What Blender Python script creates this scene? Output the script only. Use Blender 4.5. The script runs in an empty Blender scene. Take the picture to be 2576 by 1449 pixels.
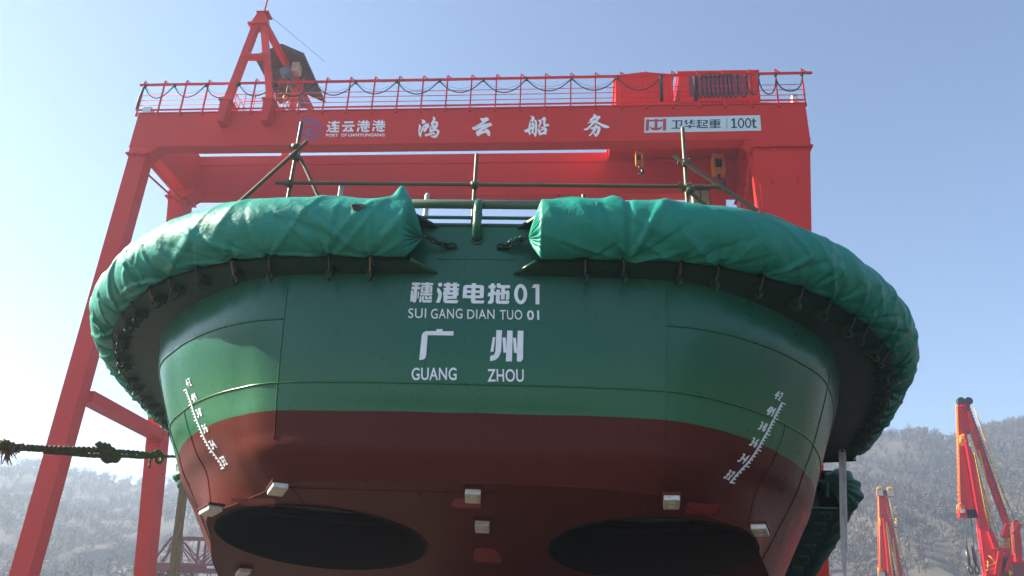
import bpy, bmesh, math, random
import numpy as np
from mathutils import Vector, Matrix, noise
from mathutils.geometry import tessellate_polygon

S = bpy.context.scene
COL = S.collection
random.seed(7)
rng = np.random.default_rng(7)
rad = math.radians

# ------------------------------------------------------------------ camera, sky, sun, exposure
FPX, PITCH, YAW, ROLL, X0, SHIPYAW = [1999.940265,0.432551,0.089848,0.040914,-1.19026,0.028507]
cp, sp, cy, sy = math.cos(PITCH), math.sin(PITCH), math.cos(YAW), math.sin(YAW)
Rz = Matrix(((cy, -sy, 0), (sy, cy, 0), (0, 0, 1)))
fwd, up0, rt0 = Rz @ Vector((0, cp, sp)), Rz @ Vector((0, -sp, cp)), Rz @ Vector((1, 0, 0))
cr_, sr_ = math.cos(ROLL), math.sin(ROLL)
rt, up = cr_ * rt0 + sr_ * up0, -sr_ * rt0 + cr_ * up0
cam = bpy.data.cameras.new('camera')
cam.lens = 36 * FPX / 2576
cam.sensor_width = 36
cam.clip_end = 6000
camo = bpy.data.objects.new('camera', cam)
m3 = Matrix((rt, up, -fwd)).transposed()
camo.matrix_world = Matrix.Translation((0, 0, 1.6)) @ m3.to_4x4()
COL.objects.link(camo)
S.camera = camo

SUN_EL, SUN_AZ = rad(31), rad(177)            # azimuth counted from +X towards +Y
TOSUN = Vector((math.cos(SUN_AZ) * math.cos(SUN_EL), math.sin(SUN_AZ) * math.cos(SUN_EL), math.sin(SUN_EL)))
world = bpy.data.worlds.new('World')
S.world = world
world.use_nodes = True
wn = world.node_tree.nodes
sky = wn.new('ShaderNodeTexSky')
sky.sky_type = 'NISHITA'
sky.sun_disc = False
sky.sun_elevation = SUN_EL
sky.sun_rotation = math.pi / 2 - SUN_AZ
sky.air_density = 1.0
sky.dust_density = .05
sky.ozone_density = 3.2
wn['Background'].inputs['Strength'].default_value = 0.052
world.node_tree.links.new(sky.outputs[0], wn['Background'].inputs['Color'])
sl = bpy.data.lights.new('sun', 'SUN')
sl.energy = 5.0
sl.angle = rad(0.55)
sl.color = (1, .89, .72)
so = bpy.data.objects.new('sun', sl)
so.rotation_euler = TOSUN.to_track_quat('Z', 'Y').to_euler()
so.location = (-30, 0, 40)
COL.objects.link(so)
S.view_settings.view_transform = 'Standard'
S.view_settings.look = 'None'
S.view_settings.exposure = 2.0
S.view_settings.gamma = 1
S.cycles.max_bounces = 6
S.cycles.volume_bounces = 1

# ------------------------------------------------------------------ helpers
def tag(o, label=None, cat=None, group=None, kind=None):
    if label: o['label'] = label
    if cat: o['category'] = cat
    if group: o['group'] = group
    if kind: o['kind'] = kind
    return o

def empty(name, label, cat, loc=(0, 0, 0), rz=0, group=None):
    o = bpy.data.objects.new(name, None)
    o.location = loc
    o.rotation_euler = (0, 0, rz)
    o.empty_display_size = .2
    COL.objects.link(o)
    return tag(o, label, cat, group)

def V(*a): return Vector(a)

class MB:
    def __init__(s): s.v, s.f, s.sm = [], [], []
    def add(s, vs, fs, sm=False):
        n = len(s.v)
        s.v += [tuple(p) for p in vs]
        s.f += [tuple(i + n for i in f) for f in fs]
        s.sm += [sm] * len(fs)
        return s
    def box(s, x0, x1, y0, y1, z0, z1):
        vs = [(x, y, z) for z in (z0, z1) for y in (y0, y1) for x in (x0, x1)]
        return s.add(vs, [(0, 2, 3, 1), (4, 5, 7, 6), (0, 1, 5, 4), (2, 6, 7, 3), (0, 4, 6, 2), (1, 3, 7, 5)])
    def bar(s, p, q, w, h, upv=(0, 0, 1)):
        p, q = Vector(p), Vector(q)
        d = (q - p).normalized()
        u = Vector(upv)
        if abs(d.dot(u)) > .98: u = V(0, 1, 0)
        a = d.cross(u).normalized() * w / 2
        b = a.cross(d).normalized() * h / 2
        vs = [e + i * a + j * b for e in (p, q) for i, j in ((-1, -1), (1, -1), (1, 1), (-1, 1))]
        return s.add(vs, [(0, 1, 2, 3), (7, 6, 5, 4), (0, 4, 5, 1), (1, 5, 6, 2), (2, 6, 7, 3), (3, 7, 4, 0)])
    def tube(s, pts, r, n=8, caps=True, closed=False):
        pts = [Vector(p) for p in pts]
        N = len(pts)
        rr = r if isinstance(r, (list, tuple)) else [r] * N
        d0 = (pts[1] - pts[0]).normalized()
        a = d0.cross(V(0, 0, 1))
        if a.length < .05: a = d0.cross(V(0, 1, 0))
        a.normalize()
        vs = []
        for i, p in enumerate(pts):
            if closed: d = pts[(i + 1) % N] - pts[i - 1]
            else: d = pts[min(i + 1, N - 1)] - pts[max(i - 1, 0)]
            d.normalize()
            a = a - d * a.dot(d)
            a.normalize()
            b = d.cross(a)
            for k in range(n):
                t = 2 * math.pi * k / n
                vs.append(p + (a * math.cos(t) + b * math.sin(t)) * rr[i])
        fs = []
        for i in range(N if closed else N - 1):
            j = (i + 1) % N
            for k in range(n):
                l = (k + 1) % n
                fs.append((i * n + k, i * n + l, j * n + l, j * n + k))
        s.add(vs, fs, True)
        if caps and not closed:
            n0 = len(s.v) - len(vs)
            s.f += [tuple(n0 + k for k in reversed(range(n))), tuple(n0 + (N - 1) * n + k for k in range(n))]
            s.sm += [False, False]
        return s
    def prism(s, poly, off):
        n = len(poly)
        off = Vector(off)
        vs = [Vector(p) for p in poly] + [Vector(p) + off for p in poly]
        return s.add(vs, [tuple(range(n)), tuple(range(2 * n - 1, n - 1, -1))] + [(i, (i + 1) % n, n + (i + 1) % n, n + i) for i in range(n)])
    def torus(s, c, ax, ay, R1, R2, r, n=14, m=6):
        c, ax, ay = Vector(c), Vector(ax).normalized(), Vector(ay).normalized()
        return s.tube([c + ax * R1 * math.cos(t) + ay * R2 * math.sin(t) for t in [2 * math.pi * k / n for k in range(n)]], r, m, closed=True)
    def grid(s, P, sm=True):
        P = np.asarray(P, float)
        a, b = P.shape[:2]
        return s.add(P.reshape(-1, 3).tolist(), [(i * b + j, i * b + j + 1, (i + 1) * b + j + 1, (i + 1) * b + j) for i in range(a - 1) for j in range(b - 1)], sm)
    def build(s, name, mat, parent=None, recalc=True, bevel=0):
        me = bpy.data.meshes.new(name)
        me.from_pydata(s.v, [], s.f)
        me.polygons.foreach_set('use_smooth', s.sm)
        if recalc:
            bm = bmesh.new()
            bm.from_mesh(me)
            bmesh.ops.recalc_face_normals(bm, faces=bm.faces)
            bm.to_mesh(me)
            bm.free()
        me.materials.append(mat)
        o = bpy.data.objects.new(name, me)
        COL.objects.link(o)
        if parent: o.parent = parent
        if bevel:
            md = o.modifiers.new('bevel', 'BEVEL')
            md.width = bevel
            md.segments = 2
            md.limit_method = 'ANGLE'
            md.angle_limit = rad(40)
        return o

def catmull(P, n):
    P = np.asarray(P, float)
    Q = np.concatenate([[2 * P[0] - P[1]], P, [2 * P[-1] - P[-2]]])
    out = []
    for i in range(1, len(Q) - 2):
        a, b, c, d = Q[i - 1:i + 3]
        for k in range(n):
            t = k / n
            out.append(.5 * (2 * b + (c - a) * t + (2 * a - 5 * b + 4 * c - d) * t * t + (3 * b - a - 3 * c + d) * t ** 3))
    out.append(P[-1])
    return np.array(out)

def arcsample(P, step):
    P = np.asarray(P, float)
    L = np.concatenate([[0], np.cumsum(np.linalg.norm(np.diff(P, axis=0), axis=1))])
    n = max(2, int(round(L[-1] / step)) + 1)
    s = np.linspace(0, L[-1], n)
    return s, np.stack([np.interp(s, L, P[:, k]) for k in range(P.shape[1])], 1)

def sag(p, q, d, n=12):
    p, q = Vector(p), Vector(q)
    return [p.lerp(q, k / n) - V(0, 0, 1) * d * 4 * (k / n) * (1 - k / n) for k in range(n + 1)]

# ------------------------------------------------------------------ materials
def mat(name, base, rough=.5, metal=0, spec=.5, vary=.12, scale=3, rvary=.1, bump=0, bscale=8, coat=0, dirt=None, dscale=2.5, damt=.5, stretch=None):
    m = bpy.data.materials.new(name)
    m.use_nodes = True
    nt = m.node_tree
    nd, lk = nt.nodes, nt.links
    b = nd['Principled BSDF']
    tc = nd.new('ShaderNodeTexCoord')
    mp = nd.new('ShaderNodeMapping')
    if stretch: mp.inputs['Scale'].default_value = stretch
    lk.new(tc.outputs['Object'], mp.inputs[0])
    n1 = nd.new('ShaderNodeTexNoise')
    n1.inputs['Scale'].default_value = scale
    n1.inputs['Detail'].default_value = 5
    lk.new(mp.outputs[0], n1.inputs['Vector'])
    mx = nd.new('ShaderNodeMix')
    mx.data_type = 'RGBA'
    mx.inputs[6].default_value = (*[c * (1 - vary) for c in base], 1)
    mx.inputs[7].default_value = (*[min(1, c * (1 + vary)) for c in base], 1)
    lk.new(n1.outputs[0], mx.inputs[0])
    colour = mx.outputs[2]
    if dirt:
        n2 = nd.new('ShaderNodeTexNoise')
        n2.inputs['Scale'].default_value = dscale
        n2.inputs['Detail'].default_value = 8
        n2.inputs['Roughness'].default_value = .65
        lk.new(mp.outputs[0], n2.inputs['Vector'])
        rp = nd.new('ShaderNodeValToRGB')
        rp.color_ramp.elements[0].position = .5
        rp.color_ramp.elements[1].position = .72
        rp.color_ramp.elements[1].color = (damt, damt, damt, 1)
        lk.new(n2.outputs[0], rp.inputs[0])
        m2 = nd.new('ShaderNodeMix')
        m2.data_type = 'RGBA'
        lk.new(rp.outputs[0], m2.inputs[0])
        lk.new(colour, m2.inputs[6])
        m2.inputs[7].default_value = (*dirt, 1)
        colour = m2.outputs[2]
    lk.new(colour, b.inputs['Base Color'])
    mr = nd.new('ShaderNodeMapRange')
    mr.inputs[3].default_value = max(.03, rough - rvary)
    mr.inputs[4].default_value = min(1, rough + rvary)
    lk.new(n1.outputs[0], mr.inputs[0])
    lk.new(mr.outputs[0], b.inputs['Roughness'])
    b.inputs['Metallic'].default_value = metal
    b.inputs['Specular IOR Level'].default_value = spec
    b.inputs['Coat Weight'].default_value = coat
    if bump:
        n3 = nd.new('ShaderNodeTexNoise')
        n3.inputs['Scale'].default_value = bscale
        n3.inputs['Detail'].default_value = 4
        lk.new(mp.outputs[0], n3.inputs['Vector'])
        bp = nd.new('ShaderNodeBump')
        bp.inputs['Strength'].default_value = 1
        bp.inputs['Distance'].default_value = bump
        lk.new(n3.outputs[0], bp.inputs['Height'])
        lk.new(bp.outputs[0], b.inputs['Normal'])
    return m

M = {}
M['red'] = mat('crane_red_paint', (.66, .022, .013), .45, spec=.15, vary=.07, scale=.7, bump=.004, bscale=1.2, dirt=(.50, .035, .025), dscale=.9, damt=.35)
M['red2'] = mat('old_red_paint', (.58, .006, .012), .4, spec=.2, vary=.12, scale=.8)
M['darkred'] = mat('dull_and_shaded_red', (.20, .022, .030), .55, vary=.2, scale=.8, dirt=(.09, .03, .03), damt=.6)
M['rail'] = mat('half_primed_rail_paint', (.10, .135, .095), .45, vary=.15, scale=2, dirt=(.015, .10, .045), dscale=1.6, damt=.9)
M['green'] = mat('deck_green_paint', (.012, .090, .046), .32, vary=.12, scale=2, bump=.003, bscale=3)
M['shelf'] = mat('shelf_green_paint', (.014, .050, .027), .5, spec=.3, vary=.2, scale=2, bump=.003, bscale=3)
M['white'] = mat('white_lettering_paint', (.88, .90, .92), .5, vary=.04, scale=9, dirt=(.70, .74, .78), dscale=14, damt=.5)
M['panel'] = mat('pale_sign_panel', (.62, .70, .72), .5, vary=.05, scale=2)
M['navy'] = mat('dark_navy_lettering', (.018, .026, .042), .5)
M['blue'] = mat('emblem_blue', (.045, .10, .33), .5)
M['signred'] = mat('sign_red', (.55, .03, .06), .5)
M['black'] = mat('black_rubber', (.014, .014, .015), .6)
M['cable'] = mat('black_cable', (.012, .013, .016), .5)
M['steel'] = mat('rusty_scaffold_steel', (.125, .092, .062), .5, metal=.3, vary=.35, scale=9, dirt=(.10, .055, .03), dscale=6, damt=.8, bump=.002, bscale=30)
M['clamp'] = mat('worn_clamp_steel', (.13, .105, .075), .5, metal=.5, vary=.4, scale=20)
M['anode'] = mat('zinc_anode', (.62, .60, .55), .42, metal=.35, vary=.15, scale=18, dirt=(.35, .27, .18), dscale=16, damt=.6)
M['anodedot'] = mat('anode_recess', (.66, .60, .50), .5, vary=.2, scale=20)
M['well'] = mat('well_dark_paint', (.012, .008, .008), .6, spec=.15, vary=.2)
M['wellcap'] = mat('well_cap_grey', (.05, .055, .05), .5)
M['primer'] = mat('red_primer_patch', (.24, .022, .016), .5, vary=.2, scale=6, dirt=(.13, .03, .02), dscale=5, damt=.7)
M['yellow'] = mat('yellow_paint', (.62, .36, .03), .5, vary=.15)
M['orange'] = mat('hook_block_orange', (.62, .24, .012), .45, vary=.15, scale=6)
M['hook'] = mat('dark_forged_steel', (.05, .05, .052), .35, metal=.5)
M['rope'] = mat('grimy_rope', (.115, .095, .050), .9, vary=.45, scale=26, bump=.01, bscale=60, dirt=(.05, .06, .02), dscale=5, damt=.7)
M['fray'] = mat('frayed_rope_fibre', (.22, .145, .085), .9, vary=.4, scale=20)
M['strap'] = mat('dirty_white_webbing', (.66, .60, .56), .8, vary=.2, scale=6, dirt=(.16, .10, .07), dscale=3, damt=.7, stretch=(4, 4, 1))
M['strapg'] = mat('mossy_webbing', (.32, .30, .20), .85, vary=.3, scale=8, dirt=(.07, .08, .03), dscale=5, damt=.9, stretch=(6, 6, 1))
M['tie'] = mat('tie_ribbon', (.055, .058, .040), .8, vary=.4, scale=12)
M['hood'] = mat('rusty_hood_sheet', (.105, .075, .060), .6, vary=.3, scale=2, stretch=(1, 1, 1))
M['motor'] = mat('grey_motor', (.12, .15, .145), .45, metal=.2)
M['pale'] = mat('pale_cream_paint', (.60, .52, .40), .5)
M['glass'] = mat('cab_glass', (.30, .27, .17), .12, spec=.8)
M['pipewhite'] = mat('pale_green_post', (.38, .42, .38), .5)

def hull_material(name, r0, r1, sp_):
    m = bpy.data.materials.new(name)
    m.use_nodes = True
    nd, lk = m.node_tree.nodes, m.node_tree.links
    b = nd['Principled BSDF']
    tc = nd.new('ShaderNodeTexCoord')
    sep = nd.new('ShaderNodeSeparateXYZ')
    lk.new(tc.outputs['Object'], sep.inputs[0])
    def noise_(scale, detail=4, vec=None, rough=.5):
        n = nd.new('ShaderNodeTexNoise')
        n.inputs['Scale'].default_value = scale
        n.inputs['Detail'].default_value = detail
        n.inputs['Roughness'].default_value = rough
        lk.new(vec or tc.outputs['Object'], n.inputs['Vector'])
        return n.outputs[0]
    def math_(op, a, b_=None, clamp=False):
        n = nd.new('ShaderNodeMath')
        n.operation = op
        n.use_clamp = clamp
        for i, x in enumerate((a, b_)):
            if x is None: continue
            if isinstance(x, (int, float)): n.inputs[i].default_value = x
            else: lk.new(x, n.inputs[i])
        return n.outputs[0]
    def mix(f, a, b_):
        n = nd.new('ShaderNodeMix')
        n.data_type = 'RGBA'
        if isinstance(f, (int, float)): n.inputs[0].default_value = f
        else: lk.new(f, n.inputs[0])
        for i, x in ((6, a), (7, b_)):
            if isinstance(x, tuple): n.inputs[i].default_value = (*x, 1)
            else: lk.new(x, n.inputs[i])
        return n.outputs[2]
    def step(x, lo, hi):
        n = nd.new('ShaderNodeMapRange')
        n.inputs[1].default_value = lo
        n.inputs[2].default_value = hi
        lk.new(x, n.inputs[0])
        return n.outputs[0]
    mpv = nd.new('ShaderNodeMapping')
    mpv.inputs['Scale'].default_value = (3.2, 3.2, .28)
    lk.new(tc.outputs['Object'], mpv.inputs[0])
    streak = noise_(2.2, 6, mpv.outputs[0], .6)
    big = noise_(.7, 3)
    fine = noise_(14, 5)
    z = sep.outputs[2]
    zw = math_('ADD', z, math_('MULTIPLY', math_('SUBTRACT', noise_(1.2, 2), .5), .03))
    green = mix(big, (.006, .104, .064), (.009, .120, .068))
    # a band of fresher paint just above the boot top, as on the real hull
    band = math_('SUBTRACT', 1.0, step(zw, 4.28, 4.70))
    green = mix(math_('MULTIPLY', band, .6), green, (.022, .140, .042))
    dull = math_('MULTIPLY', step(streak, .55, .8), .22)
    green = mix(dull, green, (.055, .105, .055))
    red = mix(big, (.085, .017, .0125), (.105, .022, .0145))
    red = mix(math_('MULTIPLY', step(streak, .5, .8), .3), red, (.060, .022, .016))
    sel = step(zw, 3.937, 3.943)
    lk.new(mix(sel, red, green), b.inputs['Base Color'])
    r = nd.new('ShaderNodeMapRange')
    r.inputs[3].default_value = r0
    r.inputs[4].default_value = r1
    lk.new(math_('ADD', math_('MULTIPLY', streak, .6), math_('MULTIPLY', fine, .4)), r.inputs[0])
    lk.new(r.outputs[0], b.inputs['Roughness'])
    spm = nd.new('ShaderNodeMapRange')
    spm.inputs[3].default_value = min(.07, sp_)
    spm.inputs[4].default_value = sp_
    lk.new(sel, spm.inputs[0])
    lk.new(spm.outputs[0], b.inputs['Specular IOR Level'])
    h = math_('ADD', math_('MULTIPLY', noise_(.9, 1), .022), math_('MULTIPLY', fine, .0013))
    bp = nd.new('ShaderNodeBump')
    bp.inputs['Distance'].default_value = 1
    bp.inputs['Strength'].default_value = .8
    lk.new(h, bp.inputs['Height'])
    lk.new(bp.outputs[0], b.inputs['Normal'])
    return m
M['hull'] = hull_material('hull_two_tone_paint', .20, .38, .36)
M['bottom'] = hull_material('hull_bottom_paint', .35, .5, .06)

def tarp_material(name, c1, c2, scr):
    m = bpy.data.materials.new(name)
    m.use_nodes = True
    nd, lk = m.node_tree.nodes, m.node_tree.links
    b = nd['Principled BSDF']
    tc = nd.new('ShaderNodeTexCoord')
    n1 = nd.new('ShaderNodeTexNoise')
    n1.inputs['Scale'].default_value = 1.6
    n1.inputs['Detail'].default_value = 7
    lk.new(tc.outputs['Object'], n1.inputs['Vector'])
    mx = nd.new('ShaderNodeMix')
    mx.data_type = 'RGBA'
    mx.inputs[6].default_value = (*c1, 1)
    mx.inputs[7].default_value = (*c2, 1)
    lk.new(n1.outputs[0], mx.inputs[0])
    # scuffs and scratches
    mp = nd.new('ShaderNodeMapping')
    mp.inputs['Scale'].default_value = (1, 1, 2.2)
    mp.inputs['Rotation'].default_value = (.3, .5, .2)
    lk.new(tc.outputs['Object'], mp.inputs[0])
    n2 = nd.new('ShaderNodeTexNoise')
    n2.inputs['Scale'].default_value = 11
    n2.inputs['Detail'].default_value = 8
    n2.inputs['Roughness'].default_value = .7
    n2.inputs['Distortion'].default_value = 1.4
    lk.new(mp.outputs[0], n2.inputs['Vector'])
    rp = nd.new('ShaderNodeValToRGB')
    rp.color_ramp.elements[0].position = .62
    rp.color_ramp.elements[1].position = .72
    rp.color_ramp.elements[1].color = (.55, .55, .55, 1)
    lk.new(n2.outputs[0], rp.inputs[0])
    m2 = nd.new('ShaderNodeMix')
    m2.data_type = 'RGBA'
    lk.new(rp.outputs[0], m2.inputs[0])
    lk.new(mx.outputs[2], m2.inputs[6])
    m2.inputs[7].default_value = (*scr, 1)
    lk.new(m2.outputs[2], b.inputs['Base Color'])
    b.inputs['Roughness'].default_value = .47
    b.inputs['Specular IOR Level'].default_value = .35
    n3 = nd.new('ShaderNodeTexNoise')
    n3.inputs['Scale'].default_value = 7
    n3.inputs['Detail'].default_value = 6
    n3.inputs['Distortion'].default_value = .8
    lk.new(tc.outputs['Object'], n3.inputs['Vector'])
    bp = nd.new('ShaderNodeBump')
    bp.inputs['Distance'].default_value = .020
    bp.inputs['Strength'].default_value = .7
    lk.new(n3.outputs[0], bp.inputs['Height'])
    lk.new(bp.outputs[0], b.inputs['Normal'])
    return m
M['tarpL'] = tarp_material('teal_tarpaulin', (.012, .240, .175), (.020, .285, .215), (.07, .32, .25))
M['tarpR'] = tarp_material('scuffed_teal_tarpaulin', (.006, .215, .150), (.010, .250, .185), (.05, .10, .06))
M['tarpD'] = tarp_material('dark_green_tarpaulin', (.012, .085, .05), (.018, .11, .065), (.03, .13, .08))

# ------------------------------------------------------------------ ground, hills, wood
mg = mat('concrete_yard', (.065, .055, .044), .85, vary=.25, scale=.15, dirt=(.038, .032, .027), dscale=.4, damt=.7)
g = MB().add([(-900, -900, 0), (900, -900, 0), (900, 900, 0), (-900, 900, 0)], [(0, 1, 2, 3)]).build('ground', mg, recalc=False)
tag(g, kind='structure')

RIDGE = np.array([(-340.3,85.3),(-329.5,86.5),(-318.8,88.1),(-310.1,88.1),(-302.4,88.7),(-288.9,87.2),(-275.8,85.6),(-266.2,84.4),(-257.9,83.0),(-250.0,82.5),(-242.2,81.1),(-238.7,82.3),(-235.0,83.0),(-217.2,83.7),(-206.5,86.0),(-194.8,87.2),(134.9,115.0),(143.7,116.5),(158.2,118.8),(168.9,119.9),(179.4,121.7),(187.5,122.7),(193.3,123.1),(196.8,121.1),(199.8,118.9),(203.5,118.6),(209.0,119.8),(215.1,122.6),(223.2,125.2),(235.0,127.4),(247.2,129.4),(274.2,133.7)])
rx = np.concatenate([[-850, -600, -420], RIDGE[:, 0], [300, 420, 600, 850]])
rzv = np.concatenate([[70, 84, 86], RIDGE[:, 1], [135, 136, 130, 110]])
def fbm(x, y, s, o=4): return noise.fractal(V(x * s, y * s, 1.7), 1.0, 2.1, o)
def hill_z(x, y):
    yp = max(y, 0)
    e = (.85 * x ** 4 + yp ** 4) ** .25
    R = np.interp(x * 450 / max(e, 1), rx, rzv)
    t = min(max((e - 105) / 345, 0), 1)
    t2 = t * t * (3 - 2 * t) * .35 + t ** 1.6 * .65
    z = R * t2 - .8
    w = math.sin(math.pi * t) if t < 1 else 0
    z += w * (fbm(x, y * .6, .013) * 8 + abs(fbm(x * 1.3, y * .35, .02, 3)) * -12 + 2)
    if e > 450: z -= (e - 450) * .22
    return max(z, -.8)
xs = np.concatenate([np.linspace(-890, -440, 24), np.linspace(-430, -30, 120), np.linspace(-20, 30, 6), np.linspace(36, 345, 100), np.linspace(360, 890, 24)])
ys = np.concatenate([np.linspace(-300, 60, 16), np.linspace(70, 450, 110), np.linspace(458, 760, 12)])
P = np.array([[(x, y, hill_z(x, y)) for x in xs] for y in ys])
mh = mat('winter_hillside', (.045, .037, .027), .95, vary=.35, scale=.06, dirt=(.032, .030, .023), dscale=.03, damt=.8)
hl = MB().grid(P).build('hills', mh, recalc=False)
tag(hl, kind='structure')

def hill_wood():
    """bare winter trees: a trunk, rising twigs and loose twig clumps"""
    vs, nv = [], 0
    tone = []
    def scatter(x0, x1, y0, y1, n):
        return [(rng.uniform(x0, x1), rng.uniform(y0, y1)) for _ in range(n)]
    pts = []
    for a0, a1, n in ((.27, .66, 3700), (-.90, -.34, 2500), (-.34, .27, 1900)):
        for _ in range(n):
            y = math.sqrt(rng.uniform(112 ** 2, 449 ** 2))
            pts.append((y * rng.uniform(a0, a1), y))
    pts += [(x, 449 + rng.uniform(-3, 1.5)) for x in np.arange(-165, 330, 2.6)] + [(x, 449 + rng.uniform(-3, 1.5)) for x in np.arange(-400, -170, 2.3)]
    allq = []
    for x, y in pts:
        z = hill_z(x, y)
        dens = fbm(x + 40, y, .02, 3)
        if y < 440 and dens < -.22 and rng.random() < .7: continue
        H = rng.uniform(3.5, 7.5) * (.55 if y > 430 else 1)
        c = np.array([x, y, z - .3])
        bt = .72 + .5 * rng.random() + .3 * dens
        n = 34
        # twigs
        a = rng.uniform(0, 2 * np.pi, n)
        e = rng.uniform(.25, 1.0, n)
        h0 = rng.uniform(.25, .75, n) * H
        L = H * rng.uniform(.18, .42, n)
        base = c + np.stack([np.zeros(n), np.zeros(n), h0], 1) + np.stack([np.cos(a), np.sin(a), 0 * a], 1) * (H * .14 * rng.random((n, 1)))
        d = np.stack([np.cos(a) * np.cos(e), np.sin(a) * np.cos(e), np.sin(e)], 1)
        tip = base + d * L[:, None]
        wv = np.stack([-np.sin(a), np.cos(a), 0 * a], 1) * (.10 + .05 * rng.random((n, 1)))
        q = np.stack([base - wv, base + wv, tip + wv * .35, tip - wv * .35], 1)
        # clumps
        k = 26
        pa = rng.normal(size=(k, 3))
        pa /= np.linalg.norm(pa, axis=1)[:, None]
        pc = c + np.array([0, 0, H * .68]) + pa * (np.array([.30, .30, .33]) * H) * rng.uniform(.35, 1, (k, 1)) ** .5
        t1 = rng.normal(size=(k, 3)); t1 /= np.linalg.norm(t1, axis=1)[:, None]
        t2 = np.cross(t1, rng.normal(size=(k, 3))); t2 /= np.linalg.norm(t2, axis=1)[:, None]
        sz = rng.uniform(.16, .46, (k, 1))
        q2 = np.stack([pc - t1 * sz, pc + t2 * sz * .7, pc + t1 * sz, pc - t2 * sz * .5], 1)
        tr = np.array([[c + [-.16, 0, 0], c + [.16, 0, 0], c + [.05, 0, H * .7], c + [-.05, 0, H * .7]]])
        Q = np.concatenate([q, q2, tr])
        allq.append(Q)
        tone.append(np.repeat(np.clip(bt * rng.uniform(.75, 1.25, len(Q)), .3, 1.7), 4))
    Q = np.concatenate(allq).reshape(-1, 3)
    nq = len(Q) // 4
    me = bpy.data.meshes.new('hillside_wood')
    me.vertices.add(len(Q)); me.vertices.foreach_set('co', Q.ravel())
    me.loops.add(len(Q)); me.loops.foreach_set('vertex_index', np.arange(len(Q)))
    me.polygons.add(nq); me.polygons.foreach_set('loop_start', np.arange(nq) * 4)
    me.update(calc_edges=True)
    at = me.attributes.new('tone', 'FLOAT', 'POINT')
    at.data.foreach_set('value', np.concatenate(tone).astype(np.float32))
    m = bpy.data.materials.new('bare_twigs')
    m.use_nodes = True
    nd, lk = m.node_tree.nodes, m.node_tree.links
    an = nd.new('ShaderNodeAttribute'); an.attribute_name = 'tone'
    mx = nd.new('ShaderNodeMix'); mx.data_type = 'RGBA'; mx.clamp_factor = True
    mx.inputs[6].default_value = (.045, .037, .030, 1)
    mx.inputs[7].default_value = (.135, .108, .082, 1)
    mr = nd.new('ShaderNodeMapRange'); mr.inputs[1].default_value = .5; mr.inputs[2].default_value = 1.6
    lk.new(an.outputs['Fac'], mr.inputs[0]); lk.new(mr.outputs[0], mx.inputs[0])
    lk.new(mx.outputs[2], nd['Principled BSDF'].inputs['Base Color'])
    nd['Principled BSDF'].inputs['Roughness'].default_value = .9
    me.materials.append(m)
    o = bpy.data.objects.new('hillside_wood', me)
    COL.objects.link(o)
    tag(o, 'bare winter wood covering the hazy hillsides', 'wood', kind='stuff')
hill_wood()

# ------------------------------------------------------------------ lettering helpers
def glyphs(mb, polys, fn, th=.012):
    for i, poly in enumerate(polys):
        d = th + .0006 * (i % 12)
        n = len(poly)
        vs = [fn(x, y, d) for x, y in poly] + [fn(x, y, -.004) for x, y in poly]
        mb.add(vs, [tuple(range(n))] + [(i_, (i_ + 1) % n, n + (i_ + 1) % n, n + i_) for i_ in range(n)])

def ring(cx, cy_, rx1, ry1, rx2, ry2, n=28, a0=0, a1=360):
    out = []
    A = [rad(a0 + (a1 - a0) * k / n) for k in range(n + 1)]
    for k in range(n):
        a, b = A[k], A[k + 1]
        out.append([(cx + rx1 * math.cos(a), cy_ + ry1 * math.sin(a)), (cx + rx1 * math.cos(b), cy_ + ry1 * math.sin(b)), (cx + rx2 * math.cos(b), cy_ + ry2 * math.sin(b)), (cx + rx2 * math.cos(a), cy_ + ry2 * math.sin(a))])
    return out

def ring_add(mb, fn, d, *a, **k):
    for q in ring(*a, **k):
        vs = [fn(x, y, d) for x, y in q] + [fn(x, y, -.004) for x, y in q]
        mb.add(vs, [(0, 1, 2, 3), (0, 1, 5, 4), (2, 3, 7, 6)])

def text(mb, body, fn, x0, x1, y0, y1, th=.012, bold=0, space=1):
    """x0..x1, y0 (top)..y1 (bottom) in the coordinates that fn understands"""
    c = bpy.data.curves.new('t', 'FONT')
    c.body = body
    c.offset = bold
    c.space_character = space
    c.extrude = .05
    c.resolution_u = 5
    o = bpy.data.objects.new('t', c)
    COL.objects.link(o)
    me = bpy.data.meshes.new_from_object(o)
    vs = np.array([v.co[:] for v in me.vertices])
    fs = [tuple(p.vertices) for p in me.polygons]
    bpy.data.objects.remove(o); bpy.data.curves.remove(c); bpy.data.meshes.remove(me)
    lo, hi = vs.min(0), vs.max(0)
    out = [fn(x0 + (v[0] - lo[0]) / (hi[0] - lo[0]) * (x1 - x0), y1 + (v[1] - lo[1]) / (hi[1] - lo[1]) * (y0 - y1), th if v[2] > 0 else -.004) for v in vs]
    mb.add(out, fs)

def affine(cx, cz):
    return lambda x, y: (cx[0] + cx[1] * x + cx[2] * y, cz[0] + cz[1] * x + cz[2] * y)
def shift(polys, dx, dy): return [[(x + dx, y + dy) for x, y in p] for p in polys]
def circ(cx, cy_, rx_, ry_, n=18): return [(cx + rx_ * math.cos(2 * math.pi * k / n), cy_ + ry_ * math.sin(2 * math.pi * k / n)) for k in range(n)]

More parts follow.
